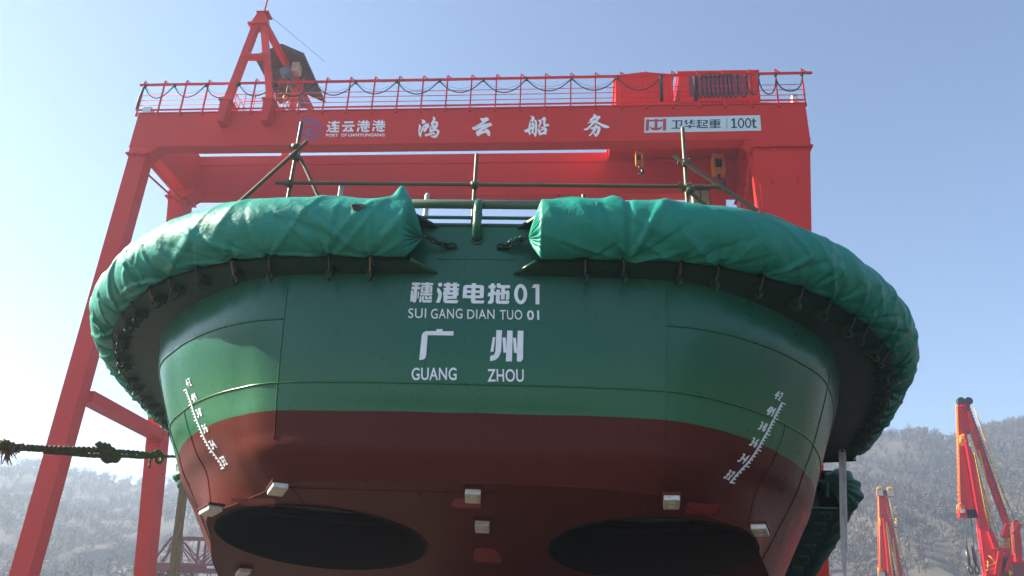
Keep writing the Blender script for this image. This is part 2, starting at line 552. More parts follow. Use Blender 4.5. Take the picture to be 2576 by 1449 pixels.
SUI = [[(158,122),(435,128),(425,185),(395,208),(155,208)],[(145,255),(428,262),(418,338),(140,342)],[(240,200),(350,200),(330,340),(300,700),(285,745),(260,757),(185,757),(215,420),(225,340)],[(130,378),(200,378),(190,690),(165,722),(105,728)],[(380,395),(395,430),(370,600),(350,650),(335,620),(345,480)],
 [(460,140),(848,148),(840,210),(458,203)],[(608,125),(712,130),(690,470),(582,470)],[(480,232),(795,235),(815,258),(815,290),(450,285),(455,255)],[(450,320),(812,322),(812,352),(448,350)],[(440,392),(812,396),(808,450),(436,442)],[(455,250),(515,250),(508,440),(438,440)],[(750,250),(815,252),(810,448),(745,446)],[(428,465),(815,470),(808,515),(785,538),(422,535)],
 [(415,560),(468,560),(465,720),(445,750),(390,752)],[(488,562),(548,562),(548,690),(800,690),(798,735),(775,762),(530,762),(495,740),(485,700)],[(572,560),(645,560),(660,622),(740,560),(795,565),(800,668),(720,668),(722,615),(690,655),(660,668),(590,665)]]
GANG = [circ(1066,196,70,62),[(980,300),(1010,300),(1070,360),(1110,440),(1120,500),(1105,610),(1080,690),(1050,770),(932,765),(985,640),(1008,540),(1005,470),(968,425)],
 [(1262,135),(1388,137),(1382,440),(1255,440)],[(1188,172),(1685,185),(1682,258),(1185,245)],[(1484,140),(1615,142),(1600,440),(1475,440)],[(1178,300),(1670,312),(1665,390),(1175,378)],[(1240,380),(1300,380),(1200,520),(1160,522),(1165,435)],[(1600,385),(1655,440),(1652,552),(1600,540),(1500,430)],
 [(1190,442),(1610,442),(1605,525),(1180,525)],[(1185,440),(1310,440),(1300,690),(1170,700)],[(1300,570),(1600,570),(1595,655),(1300,655)],[(1475,440),(1605,440),(1598,655),(1470,655)],[(1170,660),(1295,660),(1295,690),(1638,695),(1635,740),(1600,785),(1560,790),(1240,780),(1195,760),(1170,720)]]
DIAN = [[(2085,153),(2220,155),(2180,690),(2050,690)],[(1880,213),(2400,215),(2450,235),(2473,280),(2470,310),(1810,305),(1825,250)],[(1800,382),(2468,388),(2462,470),(1795,465)],[(1790,540),(2460,545),(2455,600),(2435,632),(1785,628)],[(1810,280),(1930,300),(1915,628),(1785,628)],[(2345,235),(2473,280),(2455,620),(2335,632)],[(2050,625),(2185,630),(2185,705),(2475,708),(2470,745),(2435,795),(2390,800),(2110,795),(2070,770),(2050,720)]]
TUO = [[(262,215),(410,215),(400,500),(380,960),(345,1040),(290,1072),(140,1072),(150,960),(200,950),(225,900),(245,560)],[(160,300),(465,300),(462,420),(160,412)],[(150,620),(455,550),(455,600),(500,600),(500,720),(465,720),(440,680),(235,740),(130,765),(135,680)],
 [(520,215),(668,218),(665,290),(1085,292),(1078,415),(570,408),(515,370),(505,330)],[(710,405),(868,405),(850,890),(690,890)],[(497,490),(648,485),(632,950),(1052,955),(1050,1020),(990,1083),(560,1075),(500,1040),(475,990)],[(480,640),(700,600),(860,545),(990,515),(1040,545),(1060,600),(1050,850),(1000,915),(905,915),(915,650),(480,720)],[(2105,238),(2345,245),(2330,1085),(2165,1085),(2178,388),(2015,385)]]
GUANG = [[(470,765),(598,765),(598,742),(670,742),(672,767),(806,768),(803,818),(492,812),(480,1040),(470,1080),(440,1100),(398,1102),(422,820),(435,785)]]
ZHOU = [[(1275,838),(1305,838),(1280,1005),(1245,1008)],[(1320,755),(1387,755),(1372,1000),(1345,1065),(1300,1105),(1240,1115),(1243,1058),(1290,1045),(1305,1000)],[(1390,842),(1430,842),(1435,1015),(1400,1018)],[(1450,758),(1515,762),(1497,1118),(1425,1118)],[(1515,845),(1552,845),(1562,990),(1560,1020),(1525,1018)],[(1575,760),(1643,762),(1628,1090),(1600,1122),(1555,1118)]]
HONG = [[(330,295),(370,315),(450,322),(510,350),(555,410),(568,460),(555,495),(480,515),(405,540),(345,490),(385,450),(380,400)],[(215,545),(250,585),(310,640),(340,720),(335,770),(280,830),(250,930),(248,1050),(300,960),(400,720),(470,590),(510,640),(420,880),(370,950),(340,1060),(325,1245),(300,1245),(210,1150),(188,1000),(190,850),(210,680),(198,600)],
 [(470,590),(590,545),(640,505),(690,505),(730,550),(745,620),(730,680),(770,645),(770,675),(640,810),(560,950),(510,980),(465,950),(440,880),(450,830),(555,670),(500,672)],[(530,1080),(650,1075),(850,1010),(1000,988),(1050,1040),(1052,1085),(900,1090),(760,1130),(600,1200),(540,1190),(520,1130)],
 [(935,160),(985,165),(1050,200),(1095,260),(1080,300),(1020,400),(1010,430),(1080,400),(1150,405),(1215,460),(1228,540),(1200,680),(1100,825),(950,830),(870,690),(920,700),(970,715),(1040,690),(1070,640),(1115,520),(1115,495),(1040,515),(920,590),(870,610),(840,560),(840,490),(890,430),(940,330),(968,250),(940,205)],[(860,640),(920,600),(990,585),(1040,600),(1060,650),(1050,685),(960,685),(870,675)],
 [(820,655),(855,690),(860,850),(960,835),(1150,830),(1230,860),(1290,920),(1285,980),(1240,1090),(1170,1210),(1100,1280),(1000,1278),(900,1235),(830,1185),(765,1155),(860,1162),(980,1165),(1080,1130),(1140,1050),(1162,960),(1140,915),(1080,905),(980,925),(870,970),(800,1003),(765,960),(755,890),(785,800)]]
YUN = [[(660,230),(720,245),(800,245),(900,225),(990,190),(1030,195),(1110,245),(1135,300),(1110,365),(1040,385),(940,460),(780,560),(500,660),(330,715),(330,695),(450,640),(600,550),(780,440),(720,360),(670,275)],
 [(260,710),(310,720),(420,715),(600,640),(800,570),(950,535),(1080,520),(1160,490),(1210,490),(1280,540),(1305,590),(1280,640),(1180,665),(1040,730),(900,810),(710,945),(830,910),(940,890),(925,800),(960,800),(1060,830),(1150,890),(1190,970),(1200,1060),(1185,1150),(1140,1190),(1060,1140),(1020,1060),(980,1010),(900,1015),(780,1060),(640,1130),(600,1175),(545,1190),(490,1140),(455,1060),(450,980),(490,920),(600,850),(770,730),(620,780),(480,840),(400,870),(330,860),(270,830),(240,780)]]
CHUAN = [[(555,160),(640,205),(720,220),(765,270),(770,320),(755,370),(850,425),(895,480),(900,650),(922,720),(900,770),(895,1000),(870,1190),(830,1275),(795,1285),(760,1230),(700,1120),(715,1080),(770,1095),(795,1000),(795,560),(770,480),(700,440),(660,490),(615,515),(620,450),(535,470),(530,440),(610,350),(620,310),(590,240)],[(520,475),(545,500),(565,600),(560,790),(540,910),(550,1150),(520,1210),(480,1170),(440,1080),(430,990),(450,800),(480,580)],[(215,930),(290,920),(440,850),(600,780),(660,760),(690,860),(560,905),(440,970),(420,1050),(320,1060),(260,1030)],
 [(600,570),(660,530),(710,535),(745,580),(770,700),(760,790),(735,900),(710,1070),(660,1110),(590,1110),(565,1070),(600,1030),(630,960),(625,880),(660,750),(655,650),(630,640),(610,760),(590,750)],[(940,400),(1090,395),(1140,450),(1140,540),(1110,640),(1050,740),(990,800),(970,760),(975,690),(1010,640),(1020,560),(1015,490),(960,440)],
 [(1110,375),(1190,320),(1220,265),(1270,240),(1330,265),(1375,330),(1370,400),(1345,500),(1335,610),(1370,630),(1460,610),(1520,625),(1555,680),(1540,710),(1400,750),(1200,800),(1000,850),(1010,830),(1150,770),(1270,720),(1225,640),(1215,560),(1235,415),(1150,420)],
 [(965,850),(1050,930),(1085,990),(1100,1075),(1160,1065),(1240,1030),(1290,930),(1290,915),(1180,950),(1110,985),(1080,920),(1150,860),(1260,800),(1330,800),(1410,850),(1440,910),(1420,980),(1390,1040),(1410,1110),(1380,1165),(1290,1160),(1200,1155),(1120,1190),(1060,1220),(1010,1190),(965,1110),(940,980),(935,890)]]
WU = [[(685,140),(740,165),(820,185),(875,235),(885,290),(940,260),(1000,250),(1060,275),(1080,310),(1075,360),(1000,430),(905,535),(1000,590),(1150,670),(1300,720),(1430,760),(1530,820),(1555,860),(1540,885),(1400,895),(1280,880),(1190,845),(1080,770),(960,690),(870,645),(790,625),(640,760),(480,930),(400,990),(320,1010),(230,1000),(200,960),(220,930),(300,925),(380,880),(480,780),(640,615),(520,620),(420,635),(370,655),(410,615),(520,555),(640,500),(770,490),(900,345),(780,400),(640,490),(500,525),(505,450),(590,380),(680,285),(720,230),(715,190)],
 [(770,750),(800,720),(850,710),(890,740),(910,790),(980,795),(1050,830),(1090,890),(1080,960),(1040,1100),(980,1230),(900,1330),(820,1340),(760,1280),(720,1190),(745,1140),(790,1180),(830,1195),(870,1140),(920,1000),(935,890),(915,880),(870,930),(800,1060),(680,1180),(540,1300),(480,1315),(450,1290),(560,1190),(640,1080),(710,950),(620,970),(570,940),(545,890),(640,860),(790,800)]]
LIAN = [[(960,175),(995,215),(980,250),(925,205)],[(895,285),(980,285),(975,430),(1000,440),(1240,440),(1220,485),(985,485),(950,440),(885,485),(878,450),(935,420),(940,325),(893,325)],[(1015,195),(1253,195),(1250,235),(1010,235)],[(1105,165),(1150,180),(1060,325),(1010,320)],[(1060,290),(1240,290),(1235,325),(1050,325)],[(990,365),(1245,355),(1240,392),(990,400)],[(1100,250),(1150,250),(1140,430),(1090,430)]]
YUN2 = [[(1378,185),(1630,180),(1628,230),(1378,235)],[(1318,285),(1668,280),(1665,325),(1315,328)],[(1430,340),(1490,345),(1390,470),(1340,470),(1335,425),(1370,420)],[(1520,360),(1570,345),(1640,450),(1590,478)],[(1430,425),(1560,415),(1565,465),(1415,468)]]
GANG2 = [[(1780,160),(1835,190),(1810,228),(1765,190)],[(1760,245),(1810,270),(1780,310),(1738,275)],[(1760,340),(1805,360),(1760,475),(1722,450)],[(1840,195),(2080,192),(2080,232),(1830,235)],[(1815,262),(2093,258),(2090,298),(1812,302)],[(1890,155),(1940,155),(1935,255),(1885,255)],[(1985,155),(2025,155),(2020,255),(1980,255)],[(1870,310),(1910,310),(1850,370),(1815,365)],[(1990,315),(2040,312),(2090,345),(2070,375)],[(1865,340),(1905,330),(1895,470),(1860,470),(1850,440)],[(1920,325),(2015,320),(2010,410),(1970,410),(1970,360),(1920,365)],[(1925,375),(1960,372),(1955,410),(1922,412)],[(1910,430),(2075,425),(2060,465),(2000,478),(1910,475)]]
SIGNLOGO = [[(120,145),(185,145),(185,383),(120,383)],[(185,156),(300,154),(300,140),(362,140),(362,153),(475,150),(475,190),(362,191),(362,318),(410,318),(440,290),(457,285),(450,325),(425,355),(380,370),(270,370),(230,350),(208,320),(205,285),(225,300),(250,322),(300,318),(300,191),(185,192)],[(475,135),(542,133),(542,377),(475,377)]]
SIGNTXT = [[(660,168),(878,165),(875,185),(660,188)],[(735,180),(775,180),(770,330),(735,330)],[(845,180),(878,180),(870,275),(810,278),(812,262),(840,258)],[(650,320),(885,318),(885,338),(650,340)],
 [(945,160),(985,160),(955,210),(912,210)],[(945,200),(980,200),(980,255),(945,255)],[(1040,155),(1080,155),(1080,235),(1140,228),(1145,242),(1050,246),(1040,235)],[(1000,215),(1145,168),(1145,185),(1000,225)],[(912,285),(1148,280),(1148,298),(912,300)],[(1010,265),(1048,265),(1045,330),(1008,330)],
 [(1170,168),(1285,165),(1285,182),(1170,185)],[(1205,155),(1235,155),(1235,300),(1205,300)],[(1165,215),(1290,210),(1290,226),(1165,230)],[(1235,262),(1285,262),(1285,278),(1235,278)],[(1178,265),(1205,265),(1195,328),(1170,328)],[(1200,300),(1405,305),(1402,325),(1230,325)],[(1300,165),(1402,162),(1398,232),(1330,235),(1330,270),(1405,268),(1405,285),(1305,285),(1305,215),(1365,215),(1365,182),(1300,182)],
 [(1450,152),(1650,148),(1650,162),(1450,168)],[(1432,182),(1665,178),(1665,190),(1432,195)],[(1445,205),(1652,203),(1652,216),(1445,218)],[(1445,229),(1652,227),(1652,240),(1445,242)],[(1445,252),(1652,250),(1652,262),(1445,266)],[(1532,150),(1565,150),(1565,325),(1532,325)],[(1445,205),(1475,205),(1475,266),(1445,266)],[(1622,203),(1652,203),(1652,262),(1622,262)],[(1445,283),(1652,280),(1652,292),(1445,296)],[(1432,312),(1668,308),(1668,322),(1432,326)],[(1788,122),(1797,122),(1797,337),(1788,337)]]

# ------------------------------------------------------------------ gantry crane (front girder face at y = 30)
crane = empty('gantry_crane', 'huge red gantry crane with white lettering on its girder, straddling the tugboat', 'crane')
YF, ZB, ZT = 30.0, 22.82, 24.80
def girder(y0, y1, x0, x1):
    mb = MB().box(x0, x1, y0, y1, ZB + .05, ZT - .05)
    mb.box(x0 - .01, x1 + .01, y0 - .05, y1 + .05, ZT - .05, ZT)
    mb.box(x0 - .01, x1 + .01, y0 - .03, y1 + .03, ZB, ZB + .05)
    return mb
gf = girder(30, 30.6, -21.22, 10.27).build('main_girder', M['red'], crane)
gb = girder(34.52, 35.1, -20.2, 8.9).build('main_girder', M['red'], crane)
MB().box(-20.22, 8.8, 34.5, 34.9, ZT, ZT + .53).build('trolley_rail', M['red'], gb)
# end beams tying the two girders together
MB().box(-21.05, -20.2, 30.66, 34.49, ZB + .02, ZT + .5).box(-20.2, -20.12, 34.36, 34.46, ZB, ZT - .1).build('end_beam', M['red'], crane)
MB().box(8.0, 9.0, 30.66, 34.46, ZB + .02, ZT - .06).build('end_beam', M['red'], crane)
def bolts(mb, x0, x1, z, y, n, r=.028):
    for k in range(n):
        x = x0 + (x1 - x0) * k / (n - 1)
        for dz in (.05, -.05):
            mb.box(x - r, x + r, y - .035, y, z + dz - r * .7, z + dz + r * .7)
def leg_top(parent, xa, xb, y0, y1, haunch):
    # bolted flange with gussets at the head of a leg
    mb = MB()
    z = 22.42
    mb.prism([(xa, y0 - .03, z), (xb, y0 - .03, z), (xb + haunch, y0 - .03, ZB - .01), (xa - .02, y0 - .03, ZB - .01)], (0, y1 - y0 + .06, 0))
    mb.box(xa - .10, xb + .10, y0 - .13, y1 + .12, z - .03, z + .03)
    n = max(4, int((xb - xa) / .30))
    for k in range(n):
        x = xa + .08 + (xb - xa - .16) * k / (n - 1)
        mb.prism([(x - .012, y0 - .03, z + .03), (x - .012, y0 - .12, z + .03), (x - .012, y0 - .03, z + .22)], (.024, 0, 0))
        mb.prism([(x - .012, y0 - .02, z - .03), (x - .012, y0 - .12, z - .03), (x - .012, y0 - .02, z - .24)], (.024, 0, 0))
    bolts(mb, xa, xb, z, y0 - .09, n * 3)
    mb.build('leg_flange', M['red'], parent)
legf = MB().prism([(-21.12, 30, 22.4), (-20.28, 30, 22.4), (-20.36, 30, 0), (-21.12, 30, 0)], (0, .66, 0)).build('leg', M['red'], crane)
leg_top(legf, -21.14, -20.2, 30, 30.66, .5)
def yb(z): return 33.75 + (22.8 - z) * .272
mb = MB()
mb.add([(-21.05, yb(22.5), 22.5), (-20.2, yb(22.5), 22.5), (-20.2, yb(22.5) + .95, 22.5), (-21.05, yb(22.5) + .95, 22.5), (-21.05, yb(0), 0), (-20.4, yb(0), 0), (-20.4, yb(0) + .8, 0), (-21.05, yb(0) + .8, 0)],
       [(0, 1, 2, 3), (4, 7, 6, 5), (0, 4, 5, 1), (1, 5, 6, 2), (2, 6, 7, 3), (3, 7, 4, 0)])
legb = mb.build('leg', M['red'], crane)
leg_top(legb, -21.08, -20.1, yb(22.5), yb(22.5) + .95, .55)
xb_ = MB().box(-20.82, -20.12, 30.66, yb(11.1) + .05, 10.52, 11.0)
xb_.box(-20.88, -20.06, yb(11.1) - .06, yb(11.1) + .1, 10.44, 11.1).build('cross_beam', M['red'], crane)
legr = MB().prism([(7.75, 30, 22.4), (10.22, 30, 22.4), (9.72, 30, 17.6), (8.45, 30, 0), (7.72, 30, 0)], (0, .72, 0)).build('leg', M['red'], crane)
leg_top(legr, 7.72, 10.22, 30, 30.72, .06)
for x in (8.36, 9.45):
    MB().prism([(x, 30, 20.95), (x, 29.86, 20.9), (x, 29.86, 20.68), (x, 30, 20.5)], (.05, 0, 0)).build('lifting_lug', M['red'], legr)
MB().prism([(7.4, 30.0, ZB - .01), (7.76, 30.0, 22.36), (7.76, 30.0, ZB - .01)], (0, .6, 0)).build('haunch_plate', M['red'], legr)
mb = MB()
mb.add([(7.9, yb(22.5), 22.5), (9.3, yb(22.5), 22.5), (9.3, yb(22.5) + .95, 22.5), (7.9, yb(22.5) + .95, 22.5), (8.0, yb(0), 0), (8.9, yb(0), 0), (8.9, yb(0) + .8, 0), (8.0, yb(0) + .8, 0)],
       [(0, 1, 2, 3), (4, 7, 6, 5), (0, 4, 5, 1), (1, 5, 6, 2), (2, 6, 7, 3), (3, 7, 4, 0)])
legrb = mb.build('leg', M['red'], crane)
leg_top(legrb, 7.88, 9.3, yb(22.5), yb(22.5) + .95, .05)
MB().box(8.1, 8.75, 30.72, yb(11.1) + .05, 10.52, 11.0).build('cross_beam', M['red'], crane)
for p, q, r in (((-20.35, 30.66, 21.7), (-20.25, yb(21.9), 21.95), .05), ((-20.25, 30.7, 22.2), (-20.15, 34.0, 22.1), .07), ((7.72, 30.35, 22.25), (7.95, 33.9, 20.9), .075), ((7.85, 30.1, 22.1), (7.95, 30.0, 17.5), .07)):
    MB().tube([p, q], r, 10).build('brace_pipe', M['red'], crane)

# girder lettering, emblem and sign
def on_girder(cx, cz):
    A = affine(cx, cz)
    def fn(x, y, d):
        a = A(x, y)
        return (a[0], 30 - d, a[1])
    return fn
for nm, polys, cx, cz in (('a', HONG, (-7.60402, .000893748, 8.73546e-05), (24.5117, -1.4461e-05, -.00107389)),
                      ('b', YUN, (-5.11521, .000883287, 5.66038e-05), (24.4669, -1.42917e-05, -.0010671)),
                      ('c', CHUAN, (-2.65692, .000873231, 2.51996e-05), (24.4937, -1.42763e-05, -.00106178)),
                      ('d', WU, (.120208, .000862621, -7.63005e-06), (24.5141, -1.42486e-05, -.00105605))):
    mb = MB()
    glyphs(mb, polys, on_girder(cx, cz), .012)
    mb.build('brush_character', M['white'], gf)
LF = on_girder((-13.3752, .00172277, .000266302), (24.5392, -2.73034e-05, -.00204768))
mb = MB()
for p in (LIAN, YUN2, GANG2, shift(GANG2, 425, -8)): glyphs(mb, p, LF, .012)
mb.build('port_name_lettering', M['white'], gf)
mb = MB()
text(mb, 'PORT', LF, 868, 1208, 528, 608, bold=.02, space=1.08)
mb.build('port_name_lettering', M['white'], gf)
mb = MB()
text(mb, 'OF', LF, 1285, 1448, 525, 603, bold=.012, space=1.05)
mb.build('port_name_lettering', M['white'], gf)
mb = MB()
text(mb, 'LIANYUNGANG', LF, 1492, 2495, 518, 600, bold=.02, space=1.08)
mb.build('port_name_lettering', M['white'], gf)
mb = MB()
ring_add(mb, LF, .008, 393, 390, 348, 316, 326, 294, 48)
ring_add(mb, LF, .008, 393, 390, 208, 188, 180, 160, 34, a0=12, a1=345 - 0)
ring_add(mb, LF, .009, 393, 390, 310, 280, 304, 274, 48)
glyphs(mb, [[(310,380),(455,380),(440,402),(432,480),(452,502),(325,502),(345,480),(338,402)],[(300,272),(345,296),(390,302),(445,294),(515,260),(430,308),(420,328),(390,347),(368,328),(350,306)],[(470,455),(575,455),(540,500),(500,480)]], LF, .009)
nletters = 'LIANYUNGANG'
for k, ch in enumerate(nletters):
    a = rad(-118 + 118 * k / 10)
    c_, s_ = math.cos(a), math.sin(a)
    cx_, cy2 = 393 + 258 * c_, 390 + 233 * s_
    def fnl(x, y, d, a=a, cx_=cx_, cy2=cy2):
        b_ = a + math.pi / 2
        return LF(cx_ + x * math.cos(b_) - y * math.sin(b_), cy2 + x * math.sin(b_) * .91 + y * math.cos(b_) * .91, d)
    text(mb, ch, fnl, -14, 14, -24, 24, .009, bold=.01)
for k, ch in enumerate('连云港港'):
    a = rad(142 - 104 * k / 3)
    text(mb, ch, lambda x, y, d, a=a: LF(393 + 255 * math.cos(a) + x, 390 + 230 * math.sin(a) + y, d), -30, 30, -28, 28, .009)
mb.build('port_emblem', M['blue'], gf)
WF = on_girder((2.88036, .00215674, -.00016563), (24.3909, -3.5971e-05, -.00267102))
mb = MB()
q = [(88,108),(2478,60),(2490,375),(88,422)]
mb.add([WF(x, y, .015) for x, y in q] + [WF(x, y, -.002) for x, y in q], [(0, 1, 2, 3), (0, 1, 5, 4), (1, 2, 6, 5), (2, 3, 7, 6), (3, 0, 4, 7)])
sg = mb.build('sign_panel', M['panel'], crane)
mb = MB(); glyphs(mb, SIGNLOGO, WF, .02); mb.build('sign_logo', M['signred'], sg)
mb = MB(); glyphs(mb, SIGNTXT, WF, .02)
glyphs(mb, [[(1885,150),(1935,125),(1960,125),(1960,300),(2000,300),(2000,326),(1885,326),(1885,300),(1922,300),(1922,170),(1885,178)],
 [(2320,130),(2360,130),(2360,168),(2392,168),(2392,195),(2360,195),(2358,275),(2375,298),(2400,295),(2400,320),(2360,328),(2330,315),(2318,280),(2320,195),(2298,195),(2298,172),(2320,168)]], WF, .02)
ring_add(mb, WF, .02, 2083, 223, 66, 103, 37, 74, 30)
ring_add(mb, WF, .02, 2228, 221, 66, 103, 37, 74, 30)
mb.build('sign_lettering', M['navy'], sg)

# walkway railing with its festoon cable
PX = [-21.28, -20.24, -19.12, -18.0, -16.9, -15.62, -14.42, -13.27, -12.08, -10.91, -9.71, -8.52, -7.35, -6.18, -5.02, -3.83, -2.67, -1.51, -.32, .83, 2.01, 3.18, 4.37, 5.55, 6.72, 7.9, 9.08, 10.27]
mb = MB()
mb.bar((-21.5, 29.9, 26.42), (10.75, 29.9, 26.42), .09, .10)
for z, r in ((25.82, .018), (25.53, .018), (25.23, .018)): mb.tube([(-21.35, 29.97, z), (10.35, 29.97, z)], r, 6)
mb.bar((-21.3, 30.0, 24.97), (10.3, 30.0, 24.97), .02, .10)
rail = mb.build('walkway_railing', M['red'], crane)
for x in PX:
    p = MB().bar((x, 29.95, 24.62), (x, 29.9, 26.62), .06, .07)
    p.prism([(x - .02, 29.87, 26.68), (x + .02, 29.87, 26.68), (x + .24, 29.87, 26.46), (x + .18, 29.87, 26.46)], (0, .04, 0))
    p.box(x - .05, x + .05, 29.92, 29.995, 24.58, 24.72)
    p.build('railing_post', M['red'], rail)
FX = [-21.17, -19.67, -18.08, -16.41, -14.57, -12.6, -10.62, -8.61, -6.56, -4.46, -2.41, -.28, 1.83, 3.88]
FX2 = [5.5, 5.72, 5.92, 6.11, 6.30, 6.50, 6.68, 6.88, 7.05, 7.33, 7.73, 8.29, 9.06, 10.24]
mb = MB(); th = MB()
for i, (a, b) in enumerate(zip(FX[:-1], FX[1:])):
    d = .70 + .12 * random.random()
    mb.tube(sag((a, 29.82, 26.28), (b, 29.82, 26.28), d, 14), .026, 6)
    th.tube(sag((a, 29.80, 26.28), (b, 29.80, 26.28), d - .22, 12), .008, 4)
mb.tube([(-21.2, 29.82, 26.25), (-21.3, 29.85, 25.6), (-21.35, 29.95, 24.95)], .06, 6)
fc = mb.build('festoon_cable', M['cable'], crane)
mb = MB()
for a, b in zip(FX2[:-1], FX2[1:]):
    w = b - a
    d = 1.25 if w < .5 else (1.1 if w < .9 else .95)
    e = 2.6 if w < .5 else 2
    pts = []
    for k in range(17):
        t = k / 16
        pts.append((a + w * (.5 - .5 * math.cos(math.pi * t)), 29.82, 26.28 - d * (1 - abs(2 * t - 1) ** e)))
    mb.tube(pts, .030, 6)
mb.build('festoon_cable', M['cable'], crane)
mb = MB()
for x in (5.4,):
    mb.tube([(x, 29.84, 26.25), (x, 29.86, 25.5), (x, 29.9, 24.98)], .085, 7)
mb.build('cable_bundle', M['cable'], crane)
fc = MB().tube([(3.85, 29.84, 26.25), (3.85, 29.86, 25.5), (3.85, 29.9, 24.98)], .085, 7).build('cable_bundle', M['cable'], crane)
th.build('tow_wire', M['cable'], fc)
for x in FX + FX2[1:]:
    MB().box(x - .07, x + .07, 29.78, 29.87, 26.24, 26.36).tube([(x - .05, 29.8, 26.22), (x + .05, 29.8, 26.22)], .06, 8).build('cable_trolley', M['black'], fc)
MB().box(-21.05, -20.65, 29.98, 30.3, 24.82, 25.15).build('junction_box', M['panel'], crane)
MB().box(9.75, 10.0, 30.0, 30.3, 24.9, 25.3).build('junction_box', M['panel'], crane)

# machinery houses on the trolley
tr = MB().box(1.6, 8.9, 30.75, 34.4, 24.9, 25.45).box(1.5, 9.0, 34.4, 35.2, 25.35, 25.8).build('trolley_frame', M['red'], crane)
mb = MB().prism([(1.83, 31.2, 25.45), (4.55, 31.2, 25.45), (4.58, 31.2, 27.47), (3.22, 31.2, 27.62), (1.84, 31.2, 27.43)], (0, 2.6, 0))
h1 = mb.build('machinery_house', M['red'], crane)
MB().prism([(1.76, 31.1, 27.40), (3.22, 31.1, 27.60), (4.66, 31.1, 27.44), (4.66, 31.1, 27.49), (3.22, 31.1, 27.66), (1.76, 31.1, 27.46)], (0, 2.8, 0)).build('roof', M['red'], h1)
MB().box(2.8, 2.82, 31.17, 31.2, 25.5, 27.3).box(3.55, 3.95, 31.15, 31.2, 25.5, 26.3).build('door_panel', M['red'], h1)
h2 = MB().box(4.88, 8.66, 31.2, 33.9, 25.95, 27.62).build('electrical_house', M['red'], crane)
MB().box(4.83, 8.73, 31.12, 34.0, 27.62, 27.68).build('roof', M['red'], h2)
MB().box(4.92, 8.6, 31.25, 33.8, 25.45, 25.95).build('base_frame', M['black'], h2)
MB().box(5.35, 8.35, 31.16, 31.2, 26.2, 27.4).build('louvre_panel', M['darkred'], h2)

# hooks
def hook_block(x, ztop, k, nr):
    y = 32.5
    root = MB().box(x - .30 * k, x - .19 * k, y - .32 * k, y + .32 * k, ztop - 1.0 * k, ztop).box(x + .19 * k, x + .30 * k, y - .32 * k, y + .32 * k, ztop - 1.0 * k, ztop)
    root.box(x - .3 * k, x + .3 * k, y - .33 * k, y - .28 * k, ztop - .26 * k, ztop + .01)
    o = root.build('hook_block', M['orange'], crane)
    s = MB()
    for dx in (-.11, 0, .11): s.tube([(x + dx * k - .03 * k, y, ztop - .4 * k), (x + dx * k + .03 * k, y, ztop - .4 * k)], .26 * k, 16)
    s.build('sheave', M['black'], o)
    MB().box(x - .18 * k, x + .18 * k, y - .2 * k, y + .2 * k, ztop - 1.05 * k, ztop - .72 * k).build('trunnion', M['orange'], o)
    pts = [(x, y, ztop - 1.0 * k)]
    for t in range(0, 13):
        a = rad(100 - t * 20)
        pts.append((x + .02 * k + .20 * k * math.cos(a) * 1.0, y, ztop - 1.62 * k + .26 * k * math.sin(a)))
    rr = [.10 * k, .09 * k] + [.085 * k + .05 * k * math.sin(math.pi * min(1, t / 9)) for t in range(0, 10)] + [.06 * k, .03 * k]
    MB().tube(pts, rr[:len(pts)], 8).build('hook', M['hook'], o)
    w = MB()
    for i in range(nr): w.tube([(x + (i - (nr - 1) / 2) * .14 * k, y, ztop - .3 * k), (x + (i - (nr - 1) / 2) * .14 * k, y, 24.95)], .018, 5)
    w.build('hoist_rope', M['hook'], o)
hook_block(2.98, 23.84, .62, 4)
hook_block(6.68, 23.58, .92, 3)

# driver's cab under the back girder
cabo = MB().box(5.62, 6.42, 33.9, 35.4, 21.75, 22.8).build('operator_cab', M['pale'], crane)
MB().box(5.66, 5.98, 33.86, 33.9, 21.9, 22.6).box(6.02, 6.38, 33.86, 33.9, 21.9, 22.6).build('window', M['glass'], cabo)
MB().box(5.6, 6.44, 33.84, 33.9, 21.72, 21.78).box(5.97, 6.02, 33.84, 33.9, 21.78, 22.66).box(5.6, 6.44, 33.84, 33.9, 22.62, 22.7).build('window_frame', M['black'], cabo)
MB().box(6.46, 7.2, 33.9, 34.6, 20.9, 22.8).build('stair_tower', M['red'], crane)

# maintenance davit on top of the girder: A frame, monorail, hood
da = (-16.3, 30.3, 31.0)
mast = MB()
mast.bar((-16.74, 29.75, 25.2), (-16.42, 30.3, 30.7), .34, .30, (0, 1, 0)).bar((-14.62, 29.75, 25.2), (-16.12, 30.3, 30.7), .30, .30, (0, 1, 0))
mast.bar((-16.62, 29.98, 28.1), (-15.4, 29.98, 28.1), .26, .24)
mast.prism([(-16.72, 30.1, 30.4), (-15.86, 30.1, 30.4), (-15.95, 30.1, 30.95), (-16.1, 30.1, 31.15), (-16.45, 30.1, 31.15)], (0, .5, 0))
mast.box(-16.8, -15.8, 30.0, 30.7, 30.36, 30.46).box(-16.5, -15.85, 30.05, 30.65, 31.15, 31.22)
mo = mast.build('davit_mast', M['red'], crane)
for x, xt in ((-16.74, -16.70), (-14.62, -14.66)):
    b = MB().prism([(x - .24, 29.5, 25.1), (x + .2, 29.5, 25.1), (x + .14, 29.5, 23.9), (x - .20, 29.5, 23.9)], (0, .5, 0))
    b.box(x - .32, x + .28, 29.45, 30.4, 25.1, 25.2)
    b.build('mast_bracket', M['red'], mo)
MB().bar((-16.25, 30.4, 30.9), (-15.95, 37.9, 30.9), .26, .36).bar((-15.9, 35.0, 30.8), (-15.7, 34.9, 24.8), .3, .3, (0, 1, 0)).build('monorail_beam', M['red'], mo)
MB().tube([(-16.2, 30.3, 31.1), (-16.15, 30.3, 32.9)], .05, 6).build('antenna', M['red'], mo)
